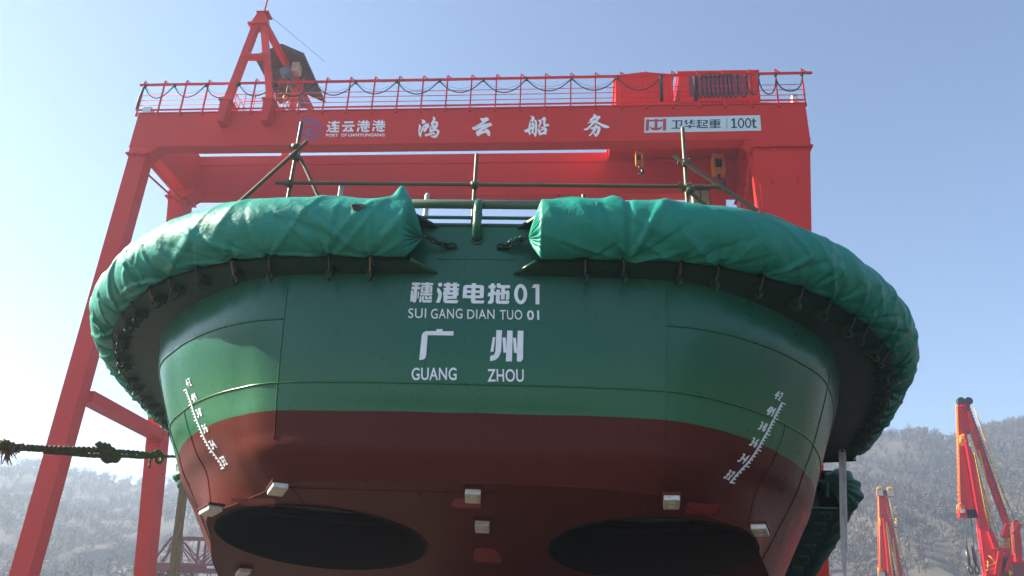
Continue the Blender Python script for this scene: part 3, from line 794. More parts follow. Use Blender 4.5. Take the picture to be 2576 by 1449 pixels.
MB().tube([(-15.85, 30.3, 31.1), (-14.9, 36, 33.0)], .012, 4).build('stay_wire', M['cable'], mo)
hood = MB()
for sx in (-1, 1):
    n = 14
    xa, za = -16.35, 31.85
    xe, ze = (-17.75, 31.05) if sx < 0 else (-15.0, 31.15)
    Pq = []
    for k in range(n * 2 + 1):
        y = 33.2 + 4.2 * k / (n * 2)
        dz = .035 * (k % 2)
        Pq.append([(xa, y, za + dz), (xe, y, ze + dz)])
    hood.grid(Pq, False)
    Pq2 = [[(a[0], a[1], a[2] + .02), (b[0], b[1], b[2] + .02)] for a, b in Pq]
    hood.grid(Pq2, False)
    for k in range(4):
        y = 33.3 + 1.33 * k
        hood.bar((xa, y, za - .08), (xe, y, ze - .08), .06, .08)
    hood.bar((xe, 33.2, ze - .02), (xe, 37.4, ze - .02), .05, .08)
hood.build('hood_roof', M['hood'], mo)
hs = MB().tube([(-16.05, 34.0, 30.35), (-15.98, 36.6, 30.35)], .24, 14).tube([(-16.07, 33.6, 30.35), (-16.05, 34.0, 30.35)], .30, 14).build('hoist_motor', M['motor'], mo)
MB().box(-15.85, -15.45, 33.9, 34.4, 30.55, 31.15).build('control_box', M['pale'], mo)
MB().tube([(-16.2, 34.6, 30.2), (-16.2, 34.6, 29.4)], .015, 5).torus((-16.2, 34.6, 29.3), (1, 0, 0), (0, 0, 1), .1, .14, .04).build('hook', M['yellow'], mo)
pf = MB()
px0, px1, py0, py1, pz = -16.9, -14.4, 30.7, 33.2, 25.0
pf.box(px0, px1, py0, py1, pz, pz + .08)
for z in (25.5, 25.95, 26.4):
    for a, b in (((px0, py0), (px1, py0)), ((px1, py0), (px1, py1)), ((px1, py1), (px0, py1)), ((px0, py1), (px0, py0))):
        pf.tube([(*a, z), (*b, z)], .025, 6)
for k in range(6):
    t = k / 5
    for a in ((px0 + (px1 - px0) * t, py0), (px0 + (px1 - px0) * t, py1), (px0, py0 + (py1 - py0) * t), (px1, py0 + (py1 - py0) * t)):
        pf.tube([(*a, pz), (*a, 26.42)], .025, 6)
pf.bar((-16.6, 31.4, 25.3), (-14.8, 32.8, 26.2), .35, .3).bar((-15.4, 32.6, 25.1), (-15.3, 32.6, 26.8), .5, .4)
pf.build('service_platform', M['red2'], crane)
for x in (-11.6, -4.5, -3.7, -.9):
    MB().tube([(x, 34.6, ZB), (x + .12, 34.55, ZB - .3)], .03, 5).build('cable_clip', M['red'], gb)

# ------------------------------------------------------------------ tugboat hull
ct, st = math.cos(SHIPYAW), math.sin(SHIPYAW)
SHIP_LOC = (X0 + 9 * st, 9 - 9 * ct, 0)
tug = empty('tugboat', 'tugboat hull seen from astern, green above and rust red below, white name on its transom', 'tugboat', SHIP_LOC, SHIPYAW)
U = {
 'T': ([0,1.1,2.22,2.8,3.4,4.0,4.75,5.5,6.0,6.2,5.6,.5], [8.16,8.17,8.20,8.38,8.76,9.32,10.25,11.9,14.5,20,28,34], 6.2),
 'S': ([0,1.1,2.18,2.76,3.33,3.92,4.62,5.3,5.85,6.1,5.5,.5], [8.17,8.175,8.20,8.37,8.75,9.30,10.2,11.9,14.5,20,28,34], 5.5),
 'A': ([0,1.1,2.16,2.73,3.3,3.87,4.5,5.15,5.6,5.95,5.4,.4], [8.18,8.185,8.21,8.37,8.73,9.27,10.15,12,14.5,20,28,33.5], 4.98),
 'B': ([0,1.1,2.14,2.70,3.22,3.75,4.3,4.88,5.35,5.75,5.2,.4], [8.20,8.21,8.30,8.56,8.96,9.55,10.4,12,14.5,20,28,33], 4.25),
 'C': ([0,1.1,2.12,2.65,3.12,3.66,4.2,4.76,5.28,5.68,5.1,.4], [8.24,8.25,8.33,8.59,9.0,9.68,10.6,12,14.5,20,28,33], 3.94),
 'D': ([0,1.1,2.10,2.61,3.05,3.57,4.11,4.68,5.2,5.6,5.0,.4], [8.25,8.26,8.35,8.63,9.08,9.75,10.66,12.04,14.5,20,28,33], 3.72),
 'E': ([0,1.1,2.08,2.55,2.95,3.45,3.98,4.55,5.08,5.5,4.9,.4], [8.265,8.28,8.38,8.70,9.20,9.86,10.75,12.1,14.5,20,28,33], 3.49),
 'F': ([0,1.1,1.95,2.35,2.75,3.28,3.56,4.05,4.45,4.7,4.2,.3], [8.40,8.43,8.58,8.93,9.3,9.8,10.65,12.2,14.5,20,28,33], None)}
def zbot(y): return max(3.22 - .163 * (y - 8.5), 1.75)
LV = np.zeros((8, 12, 3))
for i, k in enumerate('TSABCDEF'):
    u, y, z = U[k]
    LV[i, :, 0], LV[i, :, 1] = u, y
    LV[i, :, 2] = z if z is not None else [zbot(q) for q in y]
def crw(t):
    return np.array([-.5 * t + t * t - .5 * t ** 3, 1 - 2.5 * t * t + 1.5 * t ** 3, .5 * t + 2 * t * t - 1.5 * t ** 3, -.5 * t * t + .5 * t ** 3])
EXT = np.concatenate([(2 * LV[:1] - LV[1:2]), LV, (2 * LV[-1:] - LV[-2:-1])])
# symmetric continuation across the centreline, straight at the bow
mir = EXT[:, 1:2].copy(); mir[..., 0] *= -1
EXT = np.concatenate([mir, EXT, 2 * EXT[:, -1:] - EXT[:, -2:-1]], 1)
def H(t, v, side=1):
    """hull point: t runs along the waterline (0 centre of transom), v down the section (0 top .. 7 bilge)"""
    i, j = min(int(v), 6), min(int(t), 10)
    wv, wt = crw(v - i), crw(t - j)
    p = np.einsum('a,b,abk->k', wv, wt, EXT[i:i + 4, j:j + 4])
    return np.array([p[0] * side, p[1], p[2]])
def Hn(t, v, side=1):
    a = H(min(t + .02, 11), v, side) - H(max(t - .02, 0), v, side)
    b = H(t, min(v + .02, 7), side) - H(t, max(v - .02, 0), side)
    n = np.cross(a, b)
    n /= np.linalg.norm(n)
    c = np.array([0, 14, 4.0])
    if np.dot(n, H(t, v, side) - c) < 0: n = -n
    return n
tt = np.concatenate([np.linspace(-11, -8, 16)[:-1], np.linspace(-8, 8, 161), np.linspace(8, 11, 16)[1:]])
vv = np.linspace(0, 7, 57)
G = np.array([[H(abs(t), v, 1 if t >= 0 else -1) for v in vv] for t in tt])
hullo = MB().grid(G).build('hull', M['hull'], tug, recalc=False)

# flat bottom with two round openings
WELLS = [(-2.06, 10.64, 1.36), (2.19, 10.64, 1.32)]
outer = [Vector((H(t, 7)[0], H(t, 7)[1], 0)) for t in np.linspace(0, 11, 70)]
outer = [Vector((-p.x, p.y, 0)) for p in reversed(outer[1:])] + outer
loops = [outer]
for cx_, cy2, R in WELLS:
    loops.append([Vector((cx_ + R * math.cos(2 * math.pi * k / 64), cy2 - R * math.sin(2 * math.pi * k / 64), 0)) for k in range(64)])
flat = [p for l in loops for p in l]
tri = tessellate_polygon(loops)
MB().add([(p.x, p.y, zbot(p.y)) for p in flat], tri).build('hull_bottom', M['bottom'], tug, recalc=False)
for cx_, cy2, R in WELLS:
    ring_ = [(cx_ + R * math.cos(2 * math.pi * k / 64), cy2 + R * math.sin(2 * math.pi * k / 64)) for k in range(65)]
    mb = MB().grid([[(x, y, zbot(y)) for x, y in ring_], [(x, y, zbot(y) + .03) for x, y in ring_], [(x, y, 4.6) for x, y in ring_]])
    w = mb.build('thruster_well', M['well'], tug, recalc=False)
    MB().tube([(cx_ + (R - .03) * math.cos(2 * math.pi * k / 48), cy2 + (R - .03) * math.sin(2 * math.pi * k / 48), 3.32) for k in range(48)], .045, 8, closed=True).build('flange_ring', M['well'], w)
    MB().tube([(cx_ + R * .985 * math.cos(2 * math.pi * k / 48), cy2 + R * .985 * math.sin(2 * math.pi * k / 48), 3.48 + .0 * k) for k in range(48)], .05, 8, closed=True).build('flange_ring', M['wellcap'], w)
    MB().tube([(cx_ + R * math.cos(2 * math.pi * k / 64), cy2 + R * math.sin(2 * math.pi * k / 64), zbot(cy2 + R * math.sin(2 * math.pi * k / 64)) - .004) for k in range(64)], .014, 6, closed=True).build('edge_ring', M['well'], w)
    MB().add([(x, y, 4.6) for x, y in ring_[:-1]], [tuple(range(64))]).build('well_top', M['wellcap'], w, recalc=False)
# deck inside the bulwark
dk = [H(t, .9) for t in np.linspace(0, 11, 50)]
mb = MB()
for s in (1, -1): mb.add([(p[0] * s, p[1], 5.62) for p in dk] + [(0, p[1], 5.62) for p in dk], [(i, i + 1, 50 + i + 1, 50 + i) for i in range(49)])
mb.build('deck', M['green'], tug, recalc=False)
# rounded bulwark cap
MB().tube([H(t, 0) * [1, 1, 1] for t in np.linspace(0, 11, 90)] , .022, 6).tube([H(t, 0, -1) for t in np.linspace(0, 11, 90)], .022, 6).build('bulwark_cap', M['green'], tug)

# weld beads
def bead(pts, r=.010, name='weld_seam'):
    MB().tube(pts, r, 6).build(name, M['hull'], tug)
for s in (1, -1):
    bead([H(t, 3, s) + Hn(t, 3, s) * .004 for t in np.linspace(0, 9, 90)])
    bead([H(t, 2, s) + Hn(t, 2, s) * .004 for t in np.linspace(2, 9, 70)])
    bead([H(2, v, s) + Hn(2, v, s) * .003 for v in np.linspace(1.2, 5.4, 40)], .008)
    bead([H(6.05, v, s) + Hn(6.05, v, s) * .003 for v in np.linspace(1.6, 4.6, 40)], .008)
    bead([H(6.05 - .0 + (v - 4.6) * .05, v, s) + Hn(6.05, v, s) * .003 for v in np.linspace(4.6, 7, 30)], .007)
    bead([H(4.95 - .04 * (v - 3), v, s) + Hn(4.95, v, s) * .003 for v in np.linspace(3, 6.9, 40)], .006)
    bead([H(t, 7, s) + np.array([0, 0, -.002]) for t in np.linspace(0, 9, 90)], .008)
    bead([(1.95 * s, y, zbot(y) - .002) for y in (8.62, 8.9, 9.25)], .006)
bead([(-1.95 + 3.9 * k / 20, 8.72, zbot(8.72) - .002) for k in range(21)], .006)
bead([(-.54, y, zbot(y) - .002) for y in np.linspace(8.75, 9.7, 8)], .006)
bead([(u, 8.165, 5.75) for u in np.linspace(-.45, .45, 10)], .006)

# name on the transom
def on_transom(cx, cz):
    A = affine(cx, cz)
    def fn(x, y, d):
        u, z = A(x, y)
        return (u, float(np.interp(z, [4.25, 4.98, 5.5], [8.20, 8.18, 8.17])) + .016 * (u / 1.1) ** 2 - d, z)
    return fn
N1 = on_transom((-.780331, .000356785, 2.79162e-05), (5.48799, 6.09302e-06, -.00038958))
N2 = on_transom((.116231, .000265396, 1.03783e-05), (5.50258, 4.53227e-06, -.000291169))
N3 = on_transom((-.994342, .000929238, 5.69882e-05), (5.60225, 1.79251e-05, -.000996056))
for polys, fn in ((SUI, N1), (GANG, N1), (DIAN, N1), (TUO[:-1], N2), (TUO[-1:], N2), (GUANG, N3), (ZHOU, N3)):
    mb = MB(); glyphs(mb, polys, fn, .014); mb.build('name_character', M['white'], tug)
mb = MB(); ring_add(mb, N2, .014, 1537, 658, 278, 426, 124, 278, 40); mb.build('name_character', M['white'], tug)
for body, x0, x1, y0, y1, bo in (('SUI', 250, 468, 488, 606, .0), ('GANG', 528, 910, 496, 614, .0), ('DIAN', 970, 1300, 506, 618, .0), ('TUO', 1365, 1634, 510, 626, .0), ('01', 1692, 1838, 514, 630, .022)):
    mb = MB(); text(mb, body, N3, x0, x1, y0, y1, .014, bo, 1.08); mb.build('name_lettering', M['white'], tug)
for body, x0, x1, y0, y1 in (('GUANG', 313, 845, 1192, 1334), ('ZHOU', 1208, 1632, 1206, 1350)):
    mb = MB(); text(mb, body, N3, x0, x1, y0, y1, .014, .012, 1.04); mb.build('port_lettering', M['white'], tug)

# draft marks on both quarters, 20 mm raised
def vz(t, z):
    lo, hi = 2.0, 6.8
    for _ in range(26):
        m = (lo + hi) / 2
        if H(t, m)[2] > z: lo = m
        else: hi = m
    return (lo + hi) / 2
def mark_t(z):
    yt = 9.19 + .085 * (z - 3.49)
    lo, hi = 2.2, 5.5
    for _ in range(26):
        m = (lo + hi) / 2
        if H(m, vz(m, z))[1] < yt: lo = m
        else: hi = m
    return (lo + hi) / 2
MT = [(z, mark_t(z)) for z in np.linspace(3.35, 4.7, 15)]
def mark_fn(side):
    def fn(x, z, d):
        """x: metres outboard of the mark line, along the waterline"""
        t0 = float(np.interp(z, [a for a, _ in MT], [b for _, b in MT]))
        v = vz(t0, z)
        k = np.linalg.norm(H(t0 + .05, v)[:2] - H(t0 - .05, v)[:2]) / .1
        t = t0 + x / k
        v = vz(t, z)
        return H(t, v, side) + Hn(t, v, side) * d
    return fn
for side in (-1, 1):
    fn = mark_fn(side)
    mb = MB()
    zs = np.linspace(3.47, 4.46, 34)
    for a, b in zip(zs[:-1], zs[1:]):
        q = [(0, a), (.018, a), (.018, b), (0, b)]
        mb.add([fn(x, z, .014) for x, z in q] + [fn(x, z, -.01) for x, z in q], [(0, 1, 2, 3), (0, 3, 7, 4), (1, 2, 6, 5)])
    for k in range(26):
        z = 4.46 - .0388 * k
        L = .095 if k % 5 == 0 else .058
        q = [(.02, z - .0135), (L, z - .0135), (L, z), (.02, z)]
        mb.add([fn(x, zz, .013) for x, zz in q] + [fn(x, zz, -.01) for x, zz in q], [(0, 1, 2, 3), (0, 1, 5, 4), (1, 2, 6, 5), (2, 3, 7, 6)])
    for lab, z in (('4·2', 4.46), ('4M', 4.266), ('3·8', 4.072), ('3·6', 3.878), ('3·4', 3.684), ('3·2', 3.49)):
        w = .145
        if side > 0: text(mb, lab, fn, -.055 - w, -.055, z + .10, z, .012, .0)
        else: text(mb, lab, lambda x, y, d: fn(-x, y, d), .055, .055 + w, z + .10, z, .012, .0)
    mb.build('draft_mark', M['white'], tug)

# zinc anodes and primer patches on the bottom
def on_bottom(u, y): return V(u, y, zbot(y))
for u, y, rz in ((-2.06, 8.62, .5), (.07, 8.66, .08), (.1, 9.7, .05), (2.19, 8.66, -.1), (-3.1, 9.42, .75), (3.3, 9.5, -.35), (-3.62, 12.2, .55), (3.5, 12.4, -.4)):
    p = on_bottom(u, y) - V(0, 0, .05)
    a = V(math.cos(rz), math.sin(rz), 0)
    b = V(-math.sin(rz), math.cos(rz), -.163 * math.cos(rz)).normalized()
    n = a.cross(b)
    mb = MB()
    mb.bar(p - b * .15, p + b * .15, .17, .075, n)
    o = mb.build('anode', M['anode'], tug, bevel=.012)
    for s in (-.07, .07): MB().tube([p + b * s - n * .030, p + b * s - n * .042], .038, 12).build('bolt_recess', M['anodedot'], o)
    MB().bar(p - b * .17 + n * .035, p + b * .17 + n * .035, .20, .03, n).build('weld_pad', M['hull'], o)
for u, y, w, d in ((-.04, 9.05, .30, .30), (.06, 11.1, .34, .62), (2.56, 8.98, .34, .34), (-2.5, 9.22, .46, .26)):
    pts = []
    for k in range(14):
        a = 2 * math.pi * k / 14
        r = 1 + .12 * math.sin(3 * a + u) + .1 * random.random()
        cx2 = max(-1, min(1, 1.25 * math.cos(a))); cy3 = max(-1, min(1, 1.25 * math.sin(a)))
        yy = y + d / 2 * cy3 * r
        pts.append((u + w / 2 * cx2 * r, yy, zbot(yy) - .004))
    MB().add(pts, [tuple(range(14))]).build('primer_patch', M['primer'], tug, recalc=False)

# ------------------------------------------------------------------ fender, shelves, lashings (ship frame)
PATH = catmull([(.71, 7.89), (2.01, 7.88), (2.66, 7.99), (3.32, 8.25), (4.0, 8.69), (4.66, 9.35), (5.31, 10.2), (5.87, 11.29), (6.27, 12.49), (6.64, 13.99), (6.95, 15.57), (7.12, 16.66)], 14)
ZC = 5.965
SP, PP = arcsample(PATH, .024)
TG = np.gradient(PP, axis=0)
TG /= np.linalg.norm(TG, axis=1)[:, None]
NR = np.stack([TG[:, 1], -TG[:, 0]], 1)
PP = PP + NR * .03
def pathpt(s):
    return np.array([np.interp(s, SP, PP[:, 0]), np.interp(s, SP, PP[:, 1])]), np.array([np.interp(s, SP, NR[:, 0]), np.interp(s, SP, NR[:, 1])])
for side in (-1, 1):
    # rubber fender hidden by the cover
    MB().tube([(p[0] * side, p[1], ZC) for p in PP[6:-6:9]], .31, 14).build('fender', M['black'], tug)
    # lower and upper shelf plates
    hin = np.array([H(t, 1.0) for t in np.linspace(.39, 8.9, 160)])
    keep = hin[hin[:, 1] < 17.2]
    _, inn = arcsample(keep, .12)
    _, out = arcsample(PP - NR * .02, .12)
    n = 120
    inn = np.stack([np.interp(np.linspace(0, 1, n), np.linspace(0, 1, len(inn)), inn[:, k]) for k in range(3)], 1)
    out = np.stack([np.interp(np.linspace(0, 1, n), np.linspace(0, 1, len(out)), out[:, k]) for k in range(2)], 1)
    for zi, zo, nm in ((5.50, 5.60, 'fender_shelf'), (6.17, 6.19, 'fender_shelf')):
        zi_ = np.interp(np.arange(n), [0, 30, n - 1], [zi + (.07 if zi < 6 else 0), zi + .02 if zi < 6 else zi, zi])
        top = [[(inn[i, 0] * side, inn[i, 1] + .03, zi_[i] + .012), (out[i, 0] * side, out[i, 1], zo + .012)] for i in range(n)]
        bot = [[(a[0], a[1], a[2] - .03), (b[0], b[1], b[2] - .03)] for a, b in top]
        mb = MB().grid(top).grid(bot)
        mb.add([top[0][0], top[0][1], bot[0][1], bot[0][0]], [(0, 1, 2, 3)])
        mb.add([top[-1][0], top[-1][1], bot[-1][1], bot[-1][0]], [(0, 1, 2, 3)])
        sh = mb.build(nm, M['shelf'], tug, recalc=False)
        if zi < 6:
            MB().tube([np.array(bot[0][0]) * .5 + np.array(top[0][0]) * .5, np.array(bot[0][1]) * .5 + np.array(top[0][1]) * .5], .02, 8).build('edge_bar', M['green'], sh)
    e0, e1 = inn[-1], out[-1]
    MB().prism([(e0[0] * side, e0[1], 5.5), (e1[0] * side, e1[1], 5.5), (e1[0] * side, e1[1], 6.19), (e0[0] * side, e0[1], 6.19)], (0, .03, 0)).build('end_plate', M['shelf'], tug)

TIES = np.arange(.42, SP[-1] - .2, .56)
TIES = TIES + np.array([.09 * math.sin(k * 2.9 + 1) for k in range(len(TIES))])
def lashing(side):
    for i, s in enumerate(TIES):
        s = s + .05 * math.sin(i * 7.3 + side)
        c, n = pathpt(s)
        tx = np.array([-n[1], n[0]])
        def P3(a, b, z): 
            q = c + n * a + tx * b
            return V(q[0] * side, q[1], z)
        z0 = 5.56
        mb = MB().bar(P3(-.09, 0, z0 - .05), P3(-.26, 0, z0 - .05), .016, .085)
        mb.bar(P3(-.07, .0, z0 - .012), P3(-.30, 0, z0 - .012), .07, .012)
        e = mb.build('lashing_eye', M['shelf'], tug)
        a = P3(-.15, .02, z0 - .12)
        dirv = (P3(-.14, .06 * math.sin(i * 3.1), z0 - .2) - a).normalized()
        MB().torus(a, P3(-.10, .03, z0 - .13) - a, dirv, .050, .068, .015, 16, 6).build('shackle', M['shelf'], e)
        yield i, s, c, n, P3
for side in (-1, 1): pass

def tarp(side, material, label, seed):
    n0 = len(SP)
    nphi = 110
    r = random.Random(seed)
    ph = [r.uniform(0, 6.28) for _ in TIES]
    amp = [r.uniform(.7, 1.4) for _ in TIES]
    CR = [[(rad(r.uniform(a - 9, a + 9)), sg_ * r.uniform(.020, .062), r.uniform(.35, 1.3), r.uniform(.026, .050), r.uniform(-.12, .30)) for a, sg_ in ((20, 1), (38, -.7), (55, 1), (74, -.7), (95, 1), (120, -.6), (145, .8)) if r.random() < .68] + [(rad(r.uniform(5, 175)), r.choice((1, 1, -.8)) * r.uniform(.007, .016), r.uniform(.18, .55), r.uniform(.014, .024), r.uniform(-.3, .5)) for _k in range(7)] for _ in TIES]
    rows = []
    phis = np.linspace(0, 1, nphi)
    flap = [r.uniform(-4, 20) for _ in TIES]
    q_ = np.linspace(0, 1, nphi)
    for i in range(2, n0):
        s = SP[i]
        k = int(np.clip(np.searchsorted(TIES, s) - 1, 0, len(TIES) - 2))
        fr = float(np.clip((s - TIES[k]) / (TIES[k + 1] - TIES[k]), 0, 1))
        low = -92 - (8 + flap[k]) * math.sin(math.pi * fr) ** 1.3 + 4 * noise.noise(V(s * 5, seed, 0))
        deg = low + (158 - low) * q_
        a = np.radians(deg)
        h = (a - rad(-92)) * .36
        d = np.full(nphi, .350)
        for j in range(k - 2, k + 3):
            if 0 <= j < len(TIES):
                ds = s - TIES[j] - .05 * math.sin(j * 7.3 + side)
                if abs(ds) > 1.1: continue
                for ang_, am, ln, wd, cv in CR[j]:
                    ca, sa = math.cos(ang_), math.sin(ang_)
                    al = ds * ca + h * sa
                    pe = -ds * sa + h * ca + cv * al * al
                    w_ = wd * (.5 + np.maximum(al, 0) * .75)
                    # steep on one side, slack on the other, like pulled cloth
                    pr_ = np.exp(-(pe / np.where(pe > 0, w_ * .55, w_ * 1.5)) ** 2)
                    d += np.where(al > 0, am * pr_ * np.clip(al / .05, 0, 1) * np.clip(1 - al / ln, 0, 1) ** .7, 0)
                d -= .035 * np.exp(-(np.hypot(ds, h) / .10) ** 2)
        up_ = np.clip((deg + 95) / 60, 0, 1) * np.clip((165 - deg) / 90, 0, 1)
        nz = np.array([(noise.noise(V(s * 1.9 + x * 1.7, x * .9 - s * .35, seed * 3.1)), noise.noise(V(s * .9, x * 1.4, seed + 9.)), noise.noise(V(s * 6, x * 6, seed + 2.)), noise.noise(V(s * 17, x * 13, seed + 5.)), noise.noise(V(s * 1.3, x * 1.8, seed + 30.))) for x in h])
        w = np.abs(nz[:, 0])
        d += up_ * .022 * np.clip(1 - w * 4.5, 0, 1) + up_ * .016 * nz[:, 1] + .004 * nz[:, 2] + .0018 * nz[:, 3]
        d += np.where(deg > 60, .035 * np.maximum(0, nz[:, 4]), 0)
        if side < 0:
            d += .20 * np.exp(-((s - .16) / .085) ** 2 - ((deg - 88) / 24) ** 2)          # upstanding corner
            d += .11 * np.exp(-((s - 2.9) / .55) ** 2 - ((deg - 100) / 26) ** 2)
        else:
            d += .07 * np.exp(-((s - .85) / .10) ** 2 - ((deg - 92) / 40) ** 2)
            d -= .035 * math.exp(-((s - 1.0) / .03) ** 2) * up_
            d += .06 * np.exp(-((s - 2.7) / .5) ** 2 - ((deg - 92) / 26) ** 2)
        if s < .22: d *= 1 - .06 * (1 - s / .22) ** 2 * np.where(deg < 60, 1, .4)
        px_, py_ = PP[i, 0] + NR[i, 0] * np.cos(a) * d, PP[i, 1] + NR[i, 1] * np.cos(a) * d
        rows.append(list(zip((px_ * side).tolist(), py_.tolist(), (ZC + np.sin(a) * d).tolist())))
    # gathered end: pleats drawn in to the chain
    ring0 = np.array(rows[0])
    tip = np.array([.61 * side, 7.95, ZC - .05])
    pre = []
    for kk in range(10, 0, -1):
        t = kk / 10
        w_ = (1 - t) ** 1.7
        q = np.stack([ring0[:, 0] * (1 - t) + tip[0] * t, tip[1] + (ring0[:, 1] - tip[1]) * w_, tip[2] + (ring0[:, 2] - tip[2]) * w_], 1)
        c = ring0 + 0
        bulge = .012 * math.sin(math.pi * t)
        for j in range(nphi):
            pl_ = .030 * math.sin(j * 1.05 + 1.3 * math.sin(j * .31)) * math.sin(math.pi * min(1, t * 1.05)) ** .8
            q[j, 0] -= side * (bulge + pl_)
        q = tip + (q - tip) * 1.0
        q[:, 1:] = tip[1:] + (q[:, 1:] - tip[1:])
        pre.append([tuple(x) for x in q])
    last = np.array(rows[-1])
    cend = last.mean(0)
    post = [[tuple(x) for x in last * (1 - t) + cend * t + np.array([0, .10 * math.sin(t * 1.57), 0])] for t in (.3, .6, .9)]
    grid_ = pre + rows + post
    mb = MB().grid(grid_)
    o = mb.build('tarpaulin', material, None, recalc=False)
    o.location = SHIP_LOC
    o.rotation_euler = (0, 0, SHIPYAW)
    tag(o, label, 'tarpaulin')
    md = o.modifiers.new('thickness', 'SOLIDIFY')
    md.thickness = .004
    for i, s, c, n, P3 in lashing(side):
        a = P3(-.012 + .0, 0, 5.60)
        b = P3(-.13, .01, 5.475)
        t = MB()
        pts = [a + V(0, 0, .02), a.lerp(b, .35) + V(0, 0, -.02), a.lerp(b, .7) + V(0, 0, -.035), b]
        tx = P3(0, .5, 0) - P3(0, 0, 0)
        tx.normalize()
        L = []
        for q, w in zip(pts, (.020, .010, .013, .008)): L.append([q - tx * w, q + tx * w])
        t.grid(L)
        t.tube([p_ + V(0, 0, -.006) for p_ in pts], .012, 5)
        t.tube([b, b + V(.015, -.01, -.05), b + V(.03 * math.sin(i), .01, -.05 - .05 * abs(math.sin(i * 2.7)))], .007, 4)
        t.build('tie_ribbon', M['tie'] if i % 3 or side > 0 else M['fray'], o)
    return o
tl = tarp(-1, M['tarpL'], 'pale teal tarpaulin over the stern fender left of the name, torn hole near its end', 3)
trp = tarp(1, M['tarpR'], 'teal tarpaulin scuffed with brown scratches over the stern fender right of the name', 8)
# torn hole in the left cover
hp_, hn_ = pathpt(.58)
hc = np.array([-(hp_[0]), hp_[1], 0]); 
mb = MB()
ang = rad(10)
cpt = V(-(hp_[0] + hn_[0] * math.cos(ang) * .372), hp_[1] + hn_[1] * math.cos(ang) * .372, ZC + math.sin(ang) * .372)
ax_ = V(1, 0, 0); ay_ = V(0, math.sin(ang), math.cos(ang)).normalized()
ay_ = V(0, .17, .985)
hole = [cpt + ax_ * .055 * math.cos(a) * (1 + .3 * math.sin(3 * a)) + ay_ * .05 * math.sin(a) * (1 + .25 * math.cos(2 * a)) for a in [2 * math.pi * k / 16 for k in range(16)]]
mb.add(hole, [tuple(range(16))])
mb.build('torn_hole', M['black'], tl, recalc=False)
mb = MB().tube(hole, .009, 5, closed=True)
mb.add([cpt + ax_ * .02 + ay_ * .05 - V(0, .01, 0), cpt + ax_ * .10 + ay_ * .035 - V(0, .012, 0), cpt + ax_ * .08 - ay_ * .01 - V(0, .012, 0), cpt + ax_ * .03 - ay_ * .0 - V(0, .012, 0)], [(0, 1, 2, 3)])
mb.build('torn_edge', M['tie'], tl, recalc=False)

# chains from the fender ends to the hull
def chain(p, q, n, name, parent):
    p, q = Vector(p), Vector(q)
    mb = MB()
    d = (q - p)
    L = d.length / n
    d.normalize()
    a = d.cross(V(0, 0, 1)).normalized()
    b = a.cross(d)
    for k in range(n):
        c = p.lerp(q, (k + .5) / n) - V(0, 0, .035 * math.sin(math.pi * (k + .5) / n))
        w = a if k % 2 else b
        mb.torus(c, d, w, L * .68, .032, .0115, 14, 6)
    return mb.build(name, M['shelf'], parent)
for side in (-1, 1):
    chain((.60 * side, 7.95, ZC), (.32 * side, 8.13, 5.91), 6, 'fender_chain', tug)
    MB().bar((.36 * side, 8.15, 5.905), (.24 * side, 8.15, 5.905), .05, .055).torus((.30 * side, 8.12, 5.91), (1, 0, 0), (0, .3, 1), .06, .03, .012).build('chain_eye', M['shelf'], tug)
# rope lashing wrapped round the inboard end of the right chain
wrap = MB()
pts = [V(.62 - .25 * t + .03 * math.cos(t * 26), 7.96 + .16 * t + .03 * math.sin(t * 26), ZC + .03 * math.sin(t * 26 + 1)) for t in np.linspace(0, 1, 60)]
wrap.tube(pts, .016, 5).tube([pts[0], pts[0] + V(.03, -.05, -.08)], .01, 4)
wrap.build('lashing_cord', M['tarpD'], trp)

# rails in the gap
MB().tube([(-2.2, 8.22, 6.52), (2.2, 8.22, 6.52)], .056, 16).build('top_rail', M['rail'], tug)
MB().tube([(-2.2, 8.22, 6.335), (2.2, 8.22, 6.335)], .022, 10).build('lower_rail', M['green'], tug)
bp = MB().tube(catmull([(.0, 8.20, 6.50), (.0, 8.10, 6.47), (.0, 8.03, 6.38), (.0, 8.02, 6.24), (.0, 8.03, 6.12), (.0, 8.08, 6.05), (.0, 8.17, 6.02)], 6), .052, 16).build('bent_pipe', M['green'], tug)
MB().torus((.0, 8.155, 6.02), (1, 0, 0), (0, 0, 1), .068, .068, .016, 20, 8).build('pipe_collar', M['green'], bp)
MB().torus((.0, 8.025, 6.27), (1, 0, 0), (0, 1, 0), .054, .054, .006, 20, 6).build('weld_ring', M['green'], bp)
for u, zt in ((-2.04, 7.42), (-.84, 7.27)):
    MB().tube([(u, 9.2, 5.62), (u, 9.2, zt - .03), (u, 9.2, zt)], [.036, .036, .02], 12).build('stanchion', M['pipewhite'], tug)

